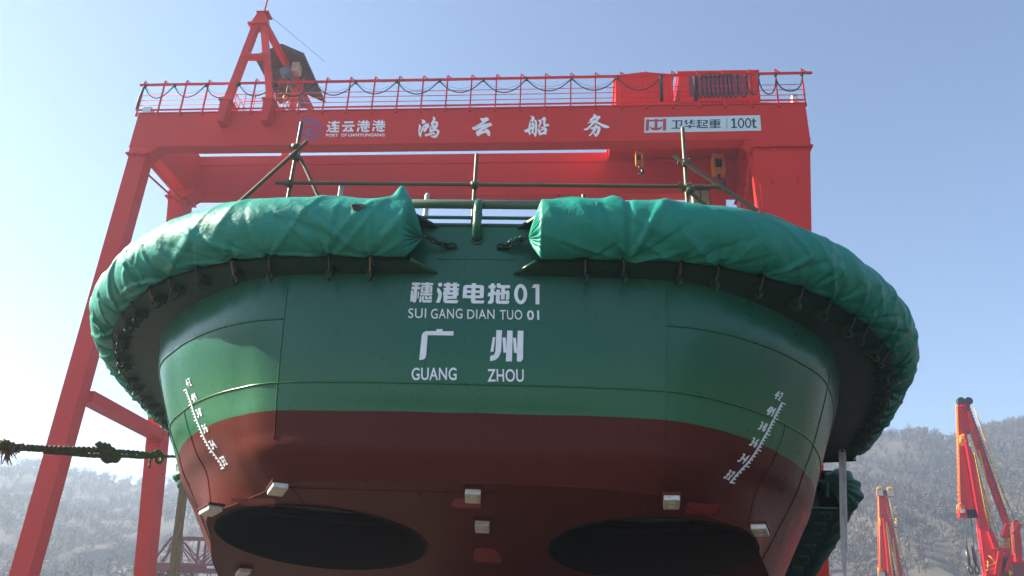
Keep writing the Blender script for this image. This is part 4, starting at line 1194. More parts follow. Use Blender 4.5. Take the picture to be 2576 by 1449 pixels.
# diagonal side fenders further forward, each with its own cover
def side_fender(side, material, label):
    pth = catmull([(6.98, 17.2, 5.02), (7.04, 18.2, 4.76), (7.06, 19.3, 4.40), (7.0, 20.5, 3.96), (6.85, 21.7, 3.5), (6.6, 22.8, 3.05)], 8)
    MB().tube([(p[0] * side, p[1], p[2]) for p in pth], .36, 12).build('side_fender', M['black'], tug)
    for dz in (.36, -.40):
        Pq = [[(5.55 * side, p[1], p[2] + dz), (p[0] * side, p[1], p[2] + dz)] for p in pth]
        Pq2 = [[(a[0], a[1], a[2] + .03) for a in r_] for r_ in Pq]
        mb = MB().grid(Pq).grid(Pq2)
        mb.add([Pq[0][0], Pq[0][1], Pq2[0][1], Pq2[0][0]], [(0, 1, 2, 3)])
        mb.build('fender_shelf', M['green'], tug, recalc=False)
    MB().prism([(5.5 * side, 17.3, 4.66), (6.5 * side, 17.3, 4.66), (6.5 * side, 17.3, 5.44), (5.5 * side, 17.3, 5.44)], (0, .03, 0)).build('end_plate', M['shelf'], tug)
    s_, q_ = arcsample(pth, .05)
    rows = []
    for i, p in enumerate(q_):
        row = []
        for j in range(49):
            a = rad(-100 + 255 * j / 48)
            d = .42 + .035 * noise.noise(V(s_[i] * 2.2 + j * .06, j * .12, 4.4)) + .02 * noise.noise(V(s_[i] * 6, j * .3, 8.4))
            if s_[i] < .5: d += .03 * math.sin(j * .9) * (1 - s_[i] / .5)
            if s_[i] > .2: d -= .05 * math.exp(-((s_[i] - .38) / .07) ** 2)
            row.append(((p[0] + math.cos(a) * d) * side, p[1], p[2] + math.sin(a) * d))
        rows.append(row)
    r0 = np.array(rows[0]); tip = np.array([(q_[0][0] - .42) * side, 17.05, q_[0][2] + .12])
    pre = []
    for kk in range(8, 0, -1):
        t = kk / 8
        q = r0 * (1 - t) + tip * t
        for j in range(49):
            q[j, 1] -= .16 * math.sin(math.pi * t) + .04 * math.sin(j * 1.4) * math.sin(math.pi * t)
        pre.append([tuple(x) for x in q])
    o = MB().grid(pre + rows).build('tarpaulin', material, None, recalc=False)
    o.location = SHIP_LOC; o.rotation_euler = (0, 0, SHIPYAW)
    tag(o, label, 'tarpaulin')
    MB().tube(catmull([(5.6 * side, 17.1, 5.2), (5.85 * side, 17.02, 5.14), tuple(tip), (6.62 * side, 17.0, 5.05), (6.58 * side, 16.98, 4.8)], 6), .045, 7).build('twisted_tail', material, o)
    for i in range(3, len(q_) - 6, 11):
        p = q_[i]
        MB().torus(((p[0] - .32) * side, p[1], p[2] - .50), (1, 0, 0), (0, .4, 1), .07, .09, .016, 14, 6).bar(((p[0] - .46) * side, p[1], p[2] - .43), ((p[0] - .22) * side, p[1], p[2] - .43), .02, .06).build('lashing_eye', M['shelf'], tug)
    return o
side_fender(1, M['tarpD'], 'dark green tarpaulin bundled over the lower side fender behind the pale hanging strap')
side_fender(-1, M['tarpD'], 'scrap of green tarpaulin on the far side fender beside the mossy strap')

# ------------------------------------------------------------------ scaffold over the stern
sc = empty('scaffold', 'rusty scaffold tubes clamped into a frame above the stern deck', 'scaffold', SHIP_LOC, SHIPYAW)
TR_ = .027
tubes = [((-2.76, 9.2, 5.62), (-2.76, 9.2, 8.44)), ((-.2, 9.2, 5.62), (-.2, 9.2, 7.91)), ((2.66, 9.2, 5.62), (2.66, 9.2, 8.37)),
         ((-2.94, 9.13, 7.38), (3.07, 9.13, 7.37)), ((-2.60, 9.12, 8.06), (-3.40, 9.12, 7.04)), ((-2.70, 9.28, 7.86), (-2.22, 9.28, 6.98)),
         ((2.50, 9.12, 7.86), (3.55, 9.12, 7.0)), ((2.54, 9.06, 7.38), (3.1, 9.32, 7.02)), ((1.28, 9.2, 5.62), (1.28, 9.2, 7.27))]
for p, q in tubes:
    p, q = Vector(p), Vector(q)
    d = (q - p).normalized()
    a = d.cross(V(0, 1, 0)).normalized(); b = d.cross(a)
    # open-ended tube with a wall
    mb = MB().tube([p, q], TR_, 14, caps=False).tube([p, q], TR_ - .006, 14, caps=False)
    for e in (p, q):
        o_ = [e + (a * math.cos(t) + b * math.sin(t)) * TR_ for t in [2 * math.pi * k / 14 for k in range(14)]]
        i_ = [e + (a * math.cos(t) + b * math.sin(t)) * (TR_ - .006) for t in [2 * math.pi * k / 14 for k in range(14)]]
        mb.add(o_ + i_, [(k, (k + 1) % 14, 14 + (k + 1) % 14, 14 + k) for k in range(14)])
    mb.build('tube', M['steel'], sc, recalc=False)
for u, y, z in ((-2.76, 9.17, 7.38), (-2.76, 9.17, 7.98), (-2.75, 9.22, 7.84), (-.2, 9.17, 7.38), (2.66, 9.17, 7.37), (2.66, 9.17, 7.76), (-.2, 9.2, 6.34), (2.68, 9.12, 7.30)):
    mb = MB().tube([(u, y, z - .03), (u, y, z + .03)], .048, 12).tube([(u - .045, y - .035, z), (u + .045, y - .035, z)], .047, 12)
    mb.tube([(u - .085, y + .01, z + .025), (u + .08, y - .03, z + .01)], .013, 6).tube([(u + .05, y - .06, z - .05), (u + .05, y - .04, z + .06)], .012, 6)
    mb.box(u - .10, u - .07, y - .01, y + .03, z - .0, z + .05)
    mb.build('coupler', M['clamp'], sc)

# ------------------------------------------------------------------ mooring rope at the left
RP = {'main':[(-6.116,7.899,3.414),(-6.144,8.0,3.428),(-6.275,8.503,3.532),(-6.395,9.107,3.659),(-6.474,9.677,3.785),(-6.518,10.28,3.922),(-6.524,10.481,3.965)],'low':[(-6.381,9.073,3.624),(-6.443,9.509,3.708),(-6.471,9.811,3.759),(-6.494,10.18,3.827),(-6.504,10.481,3.889),(-6.497,10.582,3.881)],'up2':[(-6.525,10.431,3.962),(-6.538,10.565,4.033),(-6.531,10.683,4.032),(-6.522,10.783,4.021),(-6.514,11.018,4.07),(-6.483,11.437,4.145),(-6.452,11.705,4.187)],'lo2':[(-6.499,10.683,3.909),(-6.504,10.834,3.967),(-6.495,11.102,4.029),(-6.477,11.353,4.073),(-6.455,11.622,4.143),(-6.443,11.756,4.183)],'end':[(-6.452,11.705,4.187),(-6.423,11.907,4.216),(-6.377,12.2,4.276),(-6.317,12.527,4.346)],'knot':[(-6.52,10.347,3.933),(-6.536,10.381,3.998),(-6.542,10.549,4.044),(-6.523,10.616,3.987),(-6.514,10.481,3.926),(-6.496,10.498,3.862),(-6.487,10.599,3.846),(-6.498,10.683,3.904),(-6.513,10.75,3.979),(-6.502,10.834,3.959),(-6.49,10.766,3.894),(-6.5,10.649,3.906),(-6.516,10.666,3.969),(-6.53,10.515,3.992)],'knot2':[(-6.462,11.672,4.206),(-6.458,11.772,4.262),(-6.436,11.873,4.243),(-6.418,11.89,4.182),(-6.41,11.84,4.105),(-6.422,11.756,4.097),(-6.439,11.739,4.157),(-6.439,11.823,4.22),(-6.455,11.739,4.222),(-6.448,11.689,4.156)],'tail':[(-6.449,11.672,4.153),(-6.444,11.605,4.084),(-6.428,11.588,4.007),(-6.418,11.585,3.964)],'cap':[(-6.54,10.305,4.004),(-6.547,10.381,4.037),(-6.538,10.44,4.013)],'fray':[[(-6.18,8.101,3.473),(-6.158,8.084,3.416),(-6.143,8.067,3.382)],[(-6.191,8.143,3.481),(-6.17,8.127,3.427),(-6.145,8.134,3.344)],[(-6.202,8.184,3.489),(-6.183,8.171,3.437),(-6.132,8.149,3.294)],[(-6.213,8.226,3.497),(-6.195,8.215,3.447),(-6.156,8.164,3.357)],[(-6.224,8.268,3.504),(-6.196,8.22,3.448),(-6.157,8.231,3.318)],[(-6.234,8.31,3.512),(-6.208,8.263,3.458),(-6.189,8.246,3.409)],[(-6.237,8.324,3.513),(-6.22,8.307,3.469),(-6.187,8.262,3.393)],[(-6.247,8.366,3.521),(-6.231,8.35,3.479),(-6.211,8.329,3.43)],[(-6.257,8.407,3.528),(-6.232,8.355,3.48),(-6.209,8.344,3.414)],[(-6.267,8.449,3.536),(-6.243,8.399,3.49),(-6.22,8.359,3.439)]],'wrap':[(-6.153,8.0,3.457),(-6.187,8.101,3.496),(-6.208,8.201,3.498),(-6.223,8.268,3.502),(-6.247,8.386,3.511),(-6.259,8.453,3.511)]}
ro = empty('mooring_rope', 'thick grimy rope with knots and frayed ends, stretched from the left edge to the hull', 'rope', RP['main'][0])
ro_off = Vector(RP['main'][0])
def rope_strands(mb, pts, r, turns=9):
    c = catmull(pts, 10)
    s, q = arcsample(c, .03)
    for k in range(3):
        L = []
        for i in range(len(q)):
            d = Vector(q[min(i + 1, len(q) - 1)] - q[max(i - 1, 0)]).normalized()
            a = d.cross(V(0, 0, 1)).normalized(); b = a.cross(d)
            t = s[i] * turns * 2 + 2 * math.pi * k / 3
            L.append(Vector(q[i]) - ro_off + (a * math.cos(t) + b * math.sin(t)) * r * .5 + V(rng.normal(), rng.normal(), rng.normal()) * .0025)
        mb.tube(L, r * .62, 6)
def rope_part(name, key, r, m='rope'):
    mb = MB(); rope_strands(mb, RP[key], r); return mb.build(name, M[m], ro)
rope_part('rope_strand', 'main', .040)
rope_part('rope_strand', 'low', .032)
rope_part('rope_strand', 'up2', .032)
rope_part('rope_strand', 'lo2', .030)
rope_part('rope_strand', 'end', .024)
rope_part('knot', 'knot', .044)
rope_part('knot', 'knot2', .028)
rope_part('rope_tail', 'tail', .018)
mb = MB().tube([Vector(p) - ro_off for p in RP['cap']], [.02, .034, .03], 8); mb.build('thimble', M['clamp'], ro)
mb = MB()
for f in RP['fray']:
    for k in range(5):
        j = lambda: V(rng.normal(), rng.normal(), rng.normal()) * .025
        mb.tube([Vector(f[0]) - ro_off, Vector(f[1]) - ro_off + j(), Vector(f[2]) - ro_off + j() * 1.4], [.014, .011, .004], 4)
mb.build('frayed_end', M['fray'], ro)
rope_part('binding', 'wrap', .034, 'fray')

# ------------------------------------------------------------------ webbing straps
def webbing(name, a, b, w, label, m, twist):
    a, b = Vector(a), Vector(b)
    o_ = empty(name, label, 'strap', a)
    n = 60
    L = []
    for k in range(n + 1):
        t = k / n
        ang = twist(t)
        p = (b - a) * t
        L.append([p - V(math.cos(ang), math.sin(ang), 0) * w / 2, p + V(math.cos(ang), math.sin(ang), 0) * w / 2])
    nn = V(math.sin(.3), math.cos(.3), 0) * .006
    mb = MB().grid(L).grid([[p + nn for p in r_] for r_ in L])
    mb.grid([[r_[0], r_[0] + nn] for r_ in L]).grid([[r_[1], r_[1] + nn] for r_ in L])
    mb.build('webbing', M[m], o_, recalc=False)
    MB().tube([V(-w * .4, .01, .0), V(0, 0, .10), V(w * .4, .0, 0)], .02, 6).build('sling_eye', M[m], o_)
webbing('webbing_strap', (5.24, 16.05, 5.49), (4.58, 16.0, -.05), .15, 'pale grubby webbing strap hanging straight down from the right end of the stern fender', 'strap', lambda t: .15 + 1.45 * min(1, max(0, (t - .25) / .3)) + .9 * max(0, t - .6))
webbing('webbing_strap', (-6.05, 12.0, 4.0), (-5.70, 12.0, -.05), .13, 'mossy stained webbing strap hanging beside the lower left of the hull', 'strapg', lambda t: .2 + .25 * math.sin(t * 3))

# ------------------------------------------------------------------ far cranes
def cyl_y(mb, x, z, y, r, w): mb.tube([(x, y - w / 2, z), (x, y + w / 2, z)], r, 14)
def jib(D, y, label, first):
    base = D['boom'][len(D['boom']) // 2]
    o = empty('jib_crane', label, 'crane', (base[0], y, 0), group='red jib cranes by the hillside')
    ox, oy = base[0], y
    def pr(name, poly, y0, th, m, parent=o):
        return MB().prism([(x - ox, y0, z) for x, z in poly], (0, th, 0)).build(name, M[m], parent)
    # the jib head is a box seen end on: bright flange plate, darker web
    pn = pr('jib_panel', D['panel'], -.2, .5, 'red2')
    mb = MB()
    for a, b in D['ribs']: mb.bar((a[0] - ox, -.22, a[1]), (b[0] - ox, -.22, b[1]), .08, .10)
    mb.build('rib', M['red2'], pn)
    if 'head' in D: pr('jib_head', D['head'], -.3, .9, 'red2')
    pr('jib_web', D['web'], .0, .4, 'red2')
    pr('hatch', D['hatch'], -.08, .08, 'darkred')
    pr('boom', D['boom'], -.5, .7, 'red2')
    pr('boom_shaded_side', D['side'], .2, .6, 'darkred')  # unlit side of the boom, its shade painted in as a darker red
    if 'neck' in D: pr('boom_neck', D['neck'], -.6, .8, 'red2')
    ti = pr('back_tie', D['tie'], -.3, .5, 'red2')
    mb = MB()
    for a, b in D['teeth']: mb.bar((a[0] - ox, -.1, a[1]), (b[0] - ox, -.1, b[1]), .6, .16)
    mb.build('rack', M['darkred'], ti)
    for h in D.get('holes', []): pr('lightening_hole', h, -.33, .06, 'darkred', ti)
    mb = MB()
    for s_ in D['stays']: mb.tube([(x - ox, .2, z) for x, z in s_], .035, 5)
    mb.build('stay_rope', M['cable'], o)
    for a, b, n in D['ladders']:
        mb = MB()
        for l in (a, b): mb.tube([(x - ox, -.6, z) for x, z in l], .035, 5)
        A = np.array(a, float); B = np.array(b, float)
        for k in range(n + 1):
            t = k / n
            def at(Q):
                L = np.concatenate([[0], np.cumsum(np.linalg.norm(np.diff(Q, axis=0), axis=1))])
                return [np.interp(t * L[-1], L, Q[:, i]) for i in (0, 1)]
            p, q = at(A), at(B)
            mb.tube([(p[0] - ox, -.6, p[1]), (q[0] - ox, -.6, q[1])], .028, 4)
            mb.tube([(p[0] - ox, -.6, p[1]), (p[0] - ox, -.2, p[1])], .025, 4)
        mb.build('ladder', M['yellow'], o)
    for l in D['rails']:
        mb = MB()
        for yy in (-.8, -.4): mb.tube([(x - ox, yy, z) for x, z in l], .045, 5)
        for x, z in l: mb.tube([(x - ox, -.8, z), (x - ox, -.4, z)], .035, 4)
        mb.build('guard_rail', M['yellow'], o)
    for x, z in D['sheaves']:
        mb = MB(); cyl_y(mb, x - ox, z, -.1, .42, .5)
        mb.build('sheave', M['black'], o)
    if first:
        pr('mast', D['mast'], -.4, .6, 'red2'); pr('mast', D['mastb'], .3, .6, 'red2')
        for (p, q), w in D['struts']: MB().bar((p[0] - ox, -.6, p[1]), (q[0] - ox, -.6, q[1]), w, w).build('strut', M['red2'], o)
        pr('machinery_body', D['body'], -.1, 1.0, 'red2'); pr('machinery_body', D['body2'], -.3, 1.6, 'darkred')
        cb = pr('jib_cab', D['cab'], -.5, .6, 'red2'); pr('window', D['glass'], -.54, .04, 'panel', cb)
        mb = MB()
        for p, q in D['ropes']: mb.tube([(p[0] - ox, .0, p[1]), (q[0] - ox, .0, q[1])], .035, 5)
        mb.build('hoist_rope', M['cable'], o)
        for x, z in D['hooks']:
            MB().tube([(x - ox, 0, z + 1.7), (x - ox, 0, z + .5), (x - ox, 0, z - .3)], [.14, .22, .12], 8).torus((x - ox, 0, z - .7), (1, 0, 0), (0, 0, 1), .22, .4, .09).build('hook', M['hook'], o)
        stp = pr('warning_panel', D['stripe'], -.7, .1, 'yellow')
        zz = [p[1] for p in D['stripe']]; xx = [p[0] for p in D['stripe']]
        mb = MB()
        for k in range(3):
            z0 = min(zz) + (max(zz) - min(zz)) * (.2 + .25 * k)
            mb.prism([(min(xx) - ox + .35, -.73, z0), (max(xx) - ox - .5, -.73, z0 + .8), (max(xx) - ox - .5, -.73, z0 + 1.1), (min(xx) - ox + .35, -.73, z0 + .3)], (0, .02, 0))
        mb.build('black_stripe', M['black'], stp)
        MB().box(-.6, 5.5, -.6, 2.6, -6 + 6, 9.0).build('portal', M['red2'], o)
    else:
        for c in D['cabs']:
            cb = pr('jib_cab', c, -.5, .6, 'red2')
            cx_ = sum(p[0] for p in c) / 4; cz_ = sum(p[1] for p in c) / 4
            MB().box(cx_ - ox - .45, cx_ - ox + .45, -.54, -.5, cz_ - .35, cz_ + .4).build('window', M['pale'], cb)
        MB().box(0, 4.5, -.6, 2.6, 0, 13).build('portal', M['red2'], o)
jib({'panel':[(42.574,28.845),(43.018,28.852),(42.088,23.428),(41.186,17.7),(40.725,17.555),(41.682,23.419)],'ribs':[[(42.583,28.815),(43.027,28.822)],[(42.394,27.659),(42.836,27.666)],[(42.202,26.485),(42.642,26.492)],[(42.001,25.251),(42.437,25.259)],[(41.813,24.103),(42.248,24.111)],[(41.639,23.037),(42.071,23.046)],[(41.455,21.912),(41.885,21.922)],[(41.268,20.772),(41.696,20.781)],[(41.088,19.67),(41.514,19.68)],[(40.904,18.54),(41.327,18.55)],[(40.765,17.689),(41.187,17.7)]],'head':[(43.081,29.614),(43.226,29.646),(43.322,29.498),(43.739,29.504),(43.887,29.626),(44.003,29.508),(43.808,28.301),(43.553,28.194),(43.018,28.852),(42.928,29.104)],'web':[(43.018,28.852),(43.617,28.52),(43.569,26.03),(42.898,25.873),(42.686,20.652),(42.16,17.324),(41.813,17.089),(41.147,17.499),(42.088,23.428)],'hatch':[(42.715,25.986),(43.345,25.997),(43.331,25.65),(42.697,25.61)],'boom':[(42.511,24.573),(42.957,24.083),(43.006,23.164),(43.081,15.437),(43.327,13.697),(42.738,10.847),(41.873,10.82),(41.909,12.191),(42.264,16.862),(42.495,23.79)],'neck':[(42.514,25.65),(42.733,25.726),(42.783,24.578),(42.509,23.861),(42.415,24.428)],'side':[(43.165,23.563),(43.616,23.529),(43.65,15.256),(43.552,14.411),(43.13,15.047),(43.157,21.352)],'tie':[(43.483,29.112),(43.628,29.144),(43.914,27.787),(44.354,24.324),(45.371,16.678),(45.364,16.283),(44.968,15.879),(44.809,16.597),(44.043,21.788),(43.498,25.668)],'holes':[[(43.681,26.395),(43.802,26.455),(43.829,26.035),(43.775,25.558),(43.649,25.469),(43.609,25.886)],[(43.885,24.814),(44.005,24.873),(44.031,24.46),(43.977,23.989),(43.852,23.902),(43.813,24.313)],[(44.086,23.257),(44.205,23.315),(44.23,22.908),(44.176,22.445),(44.052,22.359),(44.013,22.763)],[(44.277,21.626),(44.395,21.684),(44.42,21.283),(44.366,20.828),(44.242,20.742),(44.204,21.141)],[(44.489,20.009),(44.606,20.066),(44.63,19.672),(44.576,19.223),(44.454,19.139),(44.416,19.531)],[(44.67,18.349),(44.786,18.406),(44.809,18.018),(44.756,17.576),(44.634,17.493),(44.598,17.879)]],'teeth':[[(43.631,28.52),(43.87,28.406)],[(43.677,28.151),(43.916,28.037)],[(43.724,27.784),(43.962,27.67)],[(43.77,27.417),(44.008,27.304)],[(43.816,27.052),(44.054,26.94)],[(43.862,26.689),(44.099,26.576)],[(43.908,26.326),(44.145,26.214)],[(43.954,25.965),(44.19,25.854)],[(43.999,25.605),(44.235,25.494)],[(44.044,25.246),(44.28,25.136)],[(44.09,24.889),(44.325,24.779)],[(44.135,24.533),(44.369,24.423)],[(44.18,24.178),(44.414,24.069)],[(44.224,23.824),(44.458,23.716)],[(44.269,23.472),(44.502,23.364)],[(44.313,23.121),(44.546,23.013)],[(44.357,22.771),(44.59,22.663)],[(44.401,22.422),(44.633,22.315)],[(44.445,22.074),(44.677,21.968)],[(44.489,21.728),(44.72,21.622)],[(44.533,21.383),(44.763,21.277)],[(44.576,21.039),(44.806,20.934)],[(44.62,20.696),(44.849,20.591)],[(44.663,20.354),(44.892,20.25)],[(44.706,20.014),(44.935,19.91)],[(44.749,19.674),(44.977,19.571)],[(44.792,19.336),(45.02,19.233)],[(44.834,18.999),(45.062,18.897)],[(44.877,18.663),(45.104,18.561)],[(44.919,18.329),(45.146,18.227)],[(44.961,17.995),(45.187,17.894)],[(45.003,17.662),(45.229,17.562)],[(45.045,17.331),(45.271,17.231)],[(45.087,17.001),(45.312,16.901)]],'mast':[(45.085,16.434),(45.218,16.569),(45.452,16.575),(45.186,14.974),(44.643,12.209),(44.233,11.005),(44.087,11.501),(44.442,13.409)],'mastb':[(46.223,16.437),(46.362,16.598),(46.616,16.579),(46.487,14.364),(46.109,12.315),(45.485,12.297),(45.767,14.344)],'struts':[([(44.996,16.011),(44.278,14.69)],0.45),([(46.137,16.041),(45.507,14.918)],0.45),([(43.027,15.174),(43.287,13.503)],0.55),([(43.723,13.388),(42.839,10.85)],0.5),([(44.712,13.416),(43.647,13.514)],0.4),([(44.691,12.906),(43.805,11.242)],0.4),([(44.505,13.347),(43.844,12.628)],0.3)],'body':[(43.287,13.503),(43.647,13.514),(43.753,12.498),(43.474,10.87),(45.804,10.942),(46.385,10.96),(46.708,12.396),(45.959,12.437),(44.651,12.247),(43.854,10.881),(42.738,10.847)],'body2':[(43.771,11.679),(46.82,12.337),(46.325,9.588),(41.542,9.435),(41.871,10.933),(42.967,11.467)],'cab':[(40.554,17.484),(41.197,17.553),(41.108,16.62),(40.329,16.573)],'glass':[(40.618,17.405),(41.018,17.442),(40.972,17.068),(40.546,17.03)],'sheaves':[(41.209,17.074),(41.587,17.004),(41.892,17.091),(42.081,17.056),(43.068,29.404),(43.874,29.417)],'ropes':[[(41.071,16.699),(40.607,12.507)],[(41.727,16.716),(41.311,12.579)]],'hooks':[(40.627,12.089),(41.281,12.109)],'stays':[[(43.983,29.194),(44.43,26.046),(46.19,16.699)],[(43.575,23.458),(43.701,19.446),(44.074,14.943)]],'ladders':[([(42.252,28.825),(41.411,23.414),(40.538,17.952)],[(42.391,28.827),(41.546,23.417),(40.67,17.955)],22),([(43.043,24.869),(43.118,23.731),(43.062,18.889),(43.016,15.435)],[(43.192,24.8),(43.253,23.734),(43.194,18.892),(43.146,15.569)],24),([(43.632,23.742),(43.691,21.364),(43.487,15.971)],[(43.737,23.461),(43.825,21.367),(43.592,15.974)],20),([(44.059,28.527),(44.556,26.338),(45.113,21.811),(45.45,17.474)],[(44.141,28.38),(44.339,26.479),(44.855,21.528),(45.413,17.606)],20),([(45.282,16.386),(44.789,12.592)],[(45.587,16.42),(45.058,12.663)],9)],'rails':[[(42.049,25.353),(41.899,24.704),(42.089,24.279)],[(42.199,25.428),(42.465,24.686)],[(42.021,25.065),(42.335,24.856)],[(40.366,17.881),(40.162,17.074),(40.554,17.484)],[(40.366,17.881),(40.643,17.955),(40.909,17.559)],[(42.165,12.198),(41.947,11.31),(43.006,11.656),(43.049,12.351)],[(42.075,11.754),(43.034,12.035)],[(42.436,12.713),(42.843,12.092)],[(43.27,14.662),(43.187,13.885),(43.572,13.768)],[(43.19,14.272),(43.694,14.35)],[(43.68,14.285),(43.597,13.576),(44.56,13.604),(44.727,14.508)],[(43.639,13.962),(44.643,13.991)],[(46.558,16.315),(46.882,16.323),(46.605,15.012)]],'stripe':[(44.156,12.005),(44.489,12.141),(44.412,11.073),(44.209,10.892),(44.025,10.912)]}, 90, 'taller nearer red jib crane with yellow ladders and two hanging hooks by the right edge', True)
jib({'panel':[(43.289,24.324),(43.659,24.333),(42.317,14.33),(42.257,13.468),(41.856,13.456),(41.991,14.757)],'ribs':[[(43.296,24.305),(43.666,24.314)],[(43.167,23.339),(43.536,23.348)],[(43.027,22.287),(43.395,22.296)],[(42.89,21.251),(43.256,21.261)],[(42.749,20.196),(43.114,20.206)],[(42.604,19.104),(42.968,19.114)],[(42.466,18.065),(42.828,18.075)],[(42.327,17.025),(42.688,17.036)],[(42.19,15.993),(42.55,16.004)],[(42.055,14.978),(42.413,14.989)],[(41.97,14.337),(42.327,14.348)]],'web':[(43.728,24.785),(44.02,24.999),(44.427,24.943),(44.426,24.52),(44.116,20.169),(43.66,19.975),(42.951,13.49),(42.257,13.468),(42.317,14.33)],'hatch':[(43.358,21.751),(43.986,21.794),(43.948,21.426),(43.321,21.382)],'boom':[(43.373,21.246),(43.57,21.342),(43.59,20.702),(43.512,16.12),(43.369,13.503),(42.898,13.488),(43.179,17.442)],'side':[(43.832,20.089),(44.109,20.123),(44.076,16.579),(44.143,13.527),(43.61,13.51),(43.737,16.127)],'tie':[(44.133,24.654),(44.355,24.659),(44.568,18.555),(44.924,13.551),(44.463,13.536),(44.211,18.007)],'teeth':[[(44.281,24.001),(44.52,23.941)],[(44.296,23.684),(44.535,23.624)],[(44.311,23.367),(44.55,23.308)],[(44.326,23.051),(44.565,22.992)],[(44.341,22.736),(44.579,22.677)],[(44.356,22.422),(44.594,22.363)],[(44.371,22.108),(44.609,22.05)],[(44.386,21.795),(44.623,21.737)],[(44.401,21.483),(44.638,21.425)],[(44.416,21.172),(44.653,21.114)],[(44.431,20.861),(44.667,20.803)],[(44.445,20.551),(44.682,20.494)],[(44.46,20.242),(44.696,20.185)],[(44.475,19.933),(44.71,19.876)],[(44.49,19.626),(44.725,19.569)],[(44.504,19.319),(44.739,19.262)],[(44.519,19.012),(44.753,18.955)],[(44.533,18.706),(44.768,18.65)],[(44.548,18.401),(44.782,18.345)],[(44.562,18.097),(44.796,18.041)],[(44.577,17.794),(44.81,17.738)],[(44.591,17.491),(44.824,17.435)],[(44.606,17.188),(44.839,17.133)],[(44.62,16.887),(44.853,16.832)],[(44.634,16.586),(44.867,16.531)],[(44.649,16.286),(44.881,16.231)],[(44.663,15.987),(44.895,15.932)],[(44.677,15.688),(44.909,15.633)],[(44.691,15.39),(44.923,15.335)],[(44.705,15.092),(44.937,15.038)],[(44.719,14.796),(44.95,14.741)],[(44.734,14.499),(44.964,14.446)],[(44.748,14.204),(44.978,14.15)],[(44.762,13.909),(44.992,13.856)]],'cabs':[[(43.161,25.073),(43.796,25.107),(43.702,24.371),(43.104,24.319)],[(44.656,25.052),(45.289,25.086),(45.152,24.331),(44.582,24.336)],[(41.736,14.017),(42.349,14.07),(42.189,13.025),(41.62,13.008)]],'sheaves':[(43.854,24.882),(44.477,24.85),(42.456,13.726)],'stays':[[(44.597,23.962),(45.201,18.572),(45.812,13.578)]],'ladders':[([(43.124,24.207),(42.52,19.219),(41.911,14.405)],[(43.198,24.209),(42.593,19.221),(41.973,14.407)],22),([(43.667,20.613),(43.414,13.504)],[(43.786,20.616),(43.547,13.508)],26),([(44.551,23.961),(44.712,21.189)],[(44.675,23.87),(44.753,21.098)],12),([(44.177,18.364),(44.125,13.526)],[(44.268,18.367),(44.214,13.529)],16),([(44.769,19.823),(44.903,16.161)],[(44.896,19.827),(44.993,16.164)],12)],'rails':[[(43.08,25.147),(43.214,25.547),(43.747,25.522),(43.76,25.116)],[(44.502,25.133),(44.637,25.524),(45.246,25.519),(45.273,25.104)],[(43.127,25.337),(43.753,25.314)],[(44.567,25.314),(45.269,25.312)],[(42.791,21.139),(42.799,20.225)],[(44.968,21.195),(45.122,20.56)],[(44.877,20.736),(45.009,20.193)],[(41.647,14.485),(41.508,13.445),(42.108,14.237)]]}, 120, 'smaller farther red jib crane standing between the pale strap and the tall crane', False)

# ------------------------------------------------------------------ lattice truss crane, lower left
TR = [([(-30.326,8.69),(-25.363,8.714)],0.42),([(-29.955,8.624),(-29.762,6.849)],0.5),([(-28.099,8.651),(-27.97,6.878)],0.46),([(-26.414,8.672),(-26.12,6.908)],0.4),([(-30.272,8.692),(-31.257,7.028)],0.42),([(-30.154,8.594),(-30.445,6.928)],0.3),([(-29.79,8.502),(-28.119,7.071)],0.28),([(-29.779,8.452),(-28.426,6.988)],0.26),([(-27.936,7.225),(-26.389,8.546)],0.26),([(-27.815,6.907),(-26.355,8.371)],0.24),([(-27.435,6.893),(-26.281,8.272)],0.24),([(-31.847,6.762),(-24.478,6.859)],0.55),([(-31.701,6.605),(-29.54,6.645)],0.4),([(-31.306,6.432),(-29.636,6.47)],0.7)]
tb = empty('truss_crane', 'dull dark red lattice truss crane seen below the left fender', 'crane', (-30, 60, 0))
def tp(p, dy=0): return (p[0] + 30, dy, p[1])
for (a, b), w in TR:
    w *= .36
    for dy in (0, 1.2): MB().bar(tp(a, dy), tp(b, dy), w * .9, w * .9).build('truss_member', M['darkred'], tb)
(a, b), w = ([(-29.261,6.481),(-24.415,6.518)],1.25)
MB().bar(tp(a, .5), tp(b, .5), .3, w * .36).build('runway_beam', M['darkred'], tb)
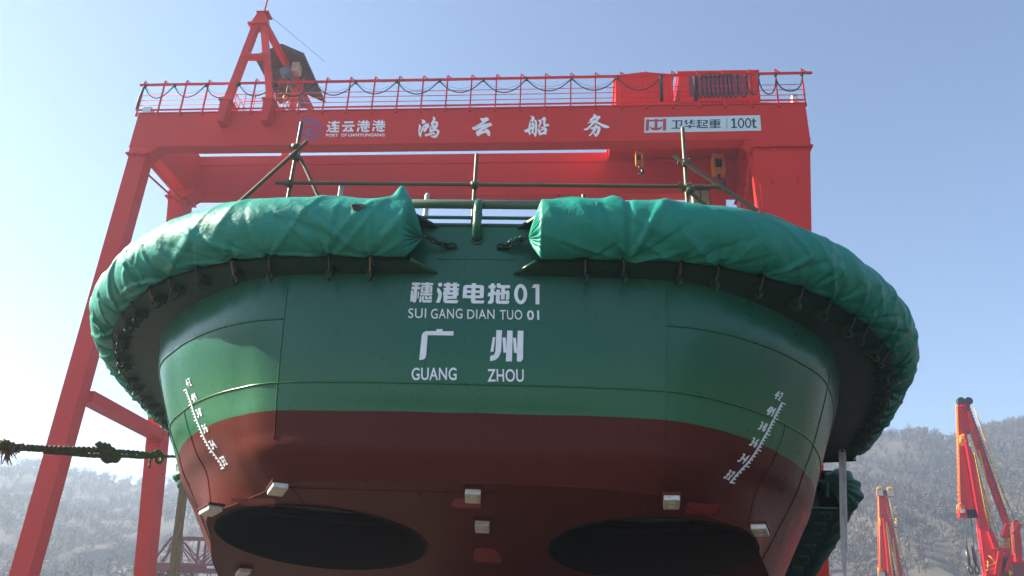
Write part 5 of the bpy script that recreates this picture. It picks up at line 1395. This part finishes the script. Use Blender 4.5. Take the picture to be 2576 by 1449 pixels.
for (a, b), w in [([(-31.657,6.594),(-31.658,5.635)],0.4),([(-31.476,6.575),(-31.456,6.033)],0.2),([(-31.389,6.553),(-30.639,6.009)],0.25),([(-30.587,6.601),(-30.639,6.009)],0.25),([(-29.661,6.58),(-30.639,6.009)],0.25),([(-31.644,6.027),(-29.674,6.039)],0.3),([(-29.848,6.451),(-29.785,5.693)],0.5),([(-28.653,6.291),(-28.724,5.629)],0.5),([(-28.733,6.288),(-29.843,5.594)],0.3),([(-30.65,6.058),(-29.576,5.603)],0.3),([(-30.65,6.058),(-31.179,5.552)],0.3)]:
    w *= .36
    for dy in (0, 1.2): MB().bar(tp(a, dy), tp(b, dy), w, w).build('leg_member', M['darkred'], tb)
for x in (-2.0, -.8, 11):
    for dy in (0, 1.2): MB().bar((x, dy, 5.6), (x, dy, 0), .2, .2).build('leg', M['darkred'], tb)
C_ = [[(-28.137,6.015),(-28.116,6.295)],[(-27.924,6.022),(-27.983,6.299)],[(-27.179,6.045),(-27.146,6.3)],[(-26.939,6.052),(-27.004,6.304)],[(-26.05,6.08),(-26.002,6.31)],[(-25.772,6.088),(-25.87,6.314)]]
for p, q in C_:
    MB().tube([tp(p, .5), tp(q, .5)], .03, 5).build('cable_loop', M['cable'], tb)
for k in range(3):
    x0 = [(-26.996,6.722),(-26.382,6.74),(-26.403,6.641),(-26.694,6.559),(-26.963,6.624)][0][0] + .19 * k
    z0 = [(-26.996,6.722),(-26.382,6.74),(-26.403,6.641),(-26.694,6.559),(-26.963,6.624)][0][1]
    MB().box(x0 + 30, x0 + 30.16, -.3, -.1, z0 - .16, z0).build('lamp', M['panel'], tb)

# ------------------------------------------------------------------ haze
hz = MB().box(-950, 950, -950, 950, -1, 148).build('haze', M['white'])
hm = bpy.data.materials.new('haze_volume')
hm.use_nodes = True
hn = hm.node_tree.nodes
hn.remove(hn['Principled BSDF'])
vp = hn.new('ShaderNodeVolumePrincipled')
vp.inputs['Color'].default_value = (.64, .79, 1, 1)
vp.inputs['Density'].default_value = .0009
vp.inputs['Anisotropy'].default_value = .36
hm.node_tree.links.new(vp.outputs[0], hn['Material Output'].inputs['Volume'])
hz.data.materials[0] = hm
tag(hz, kind='stuff')
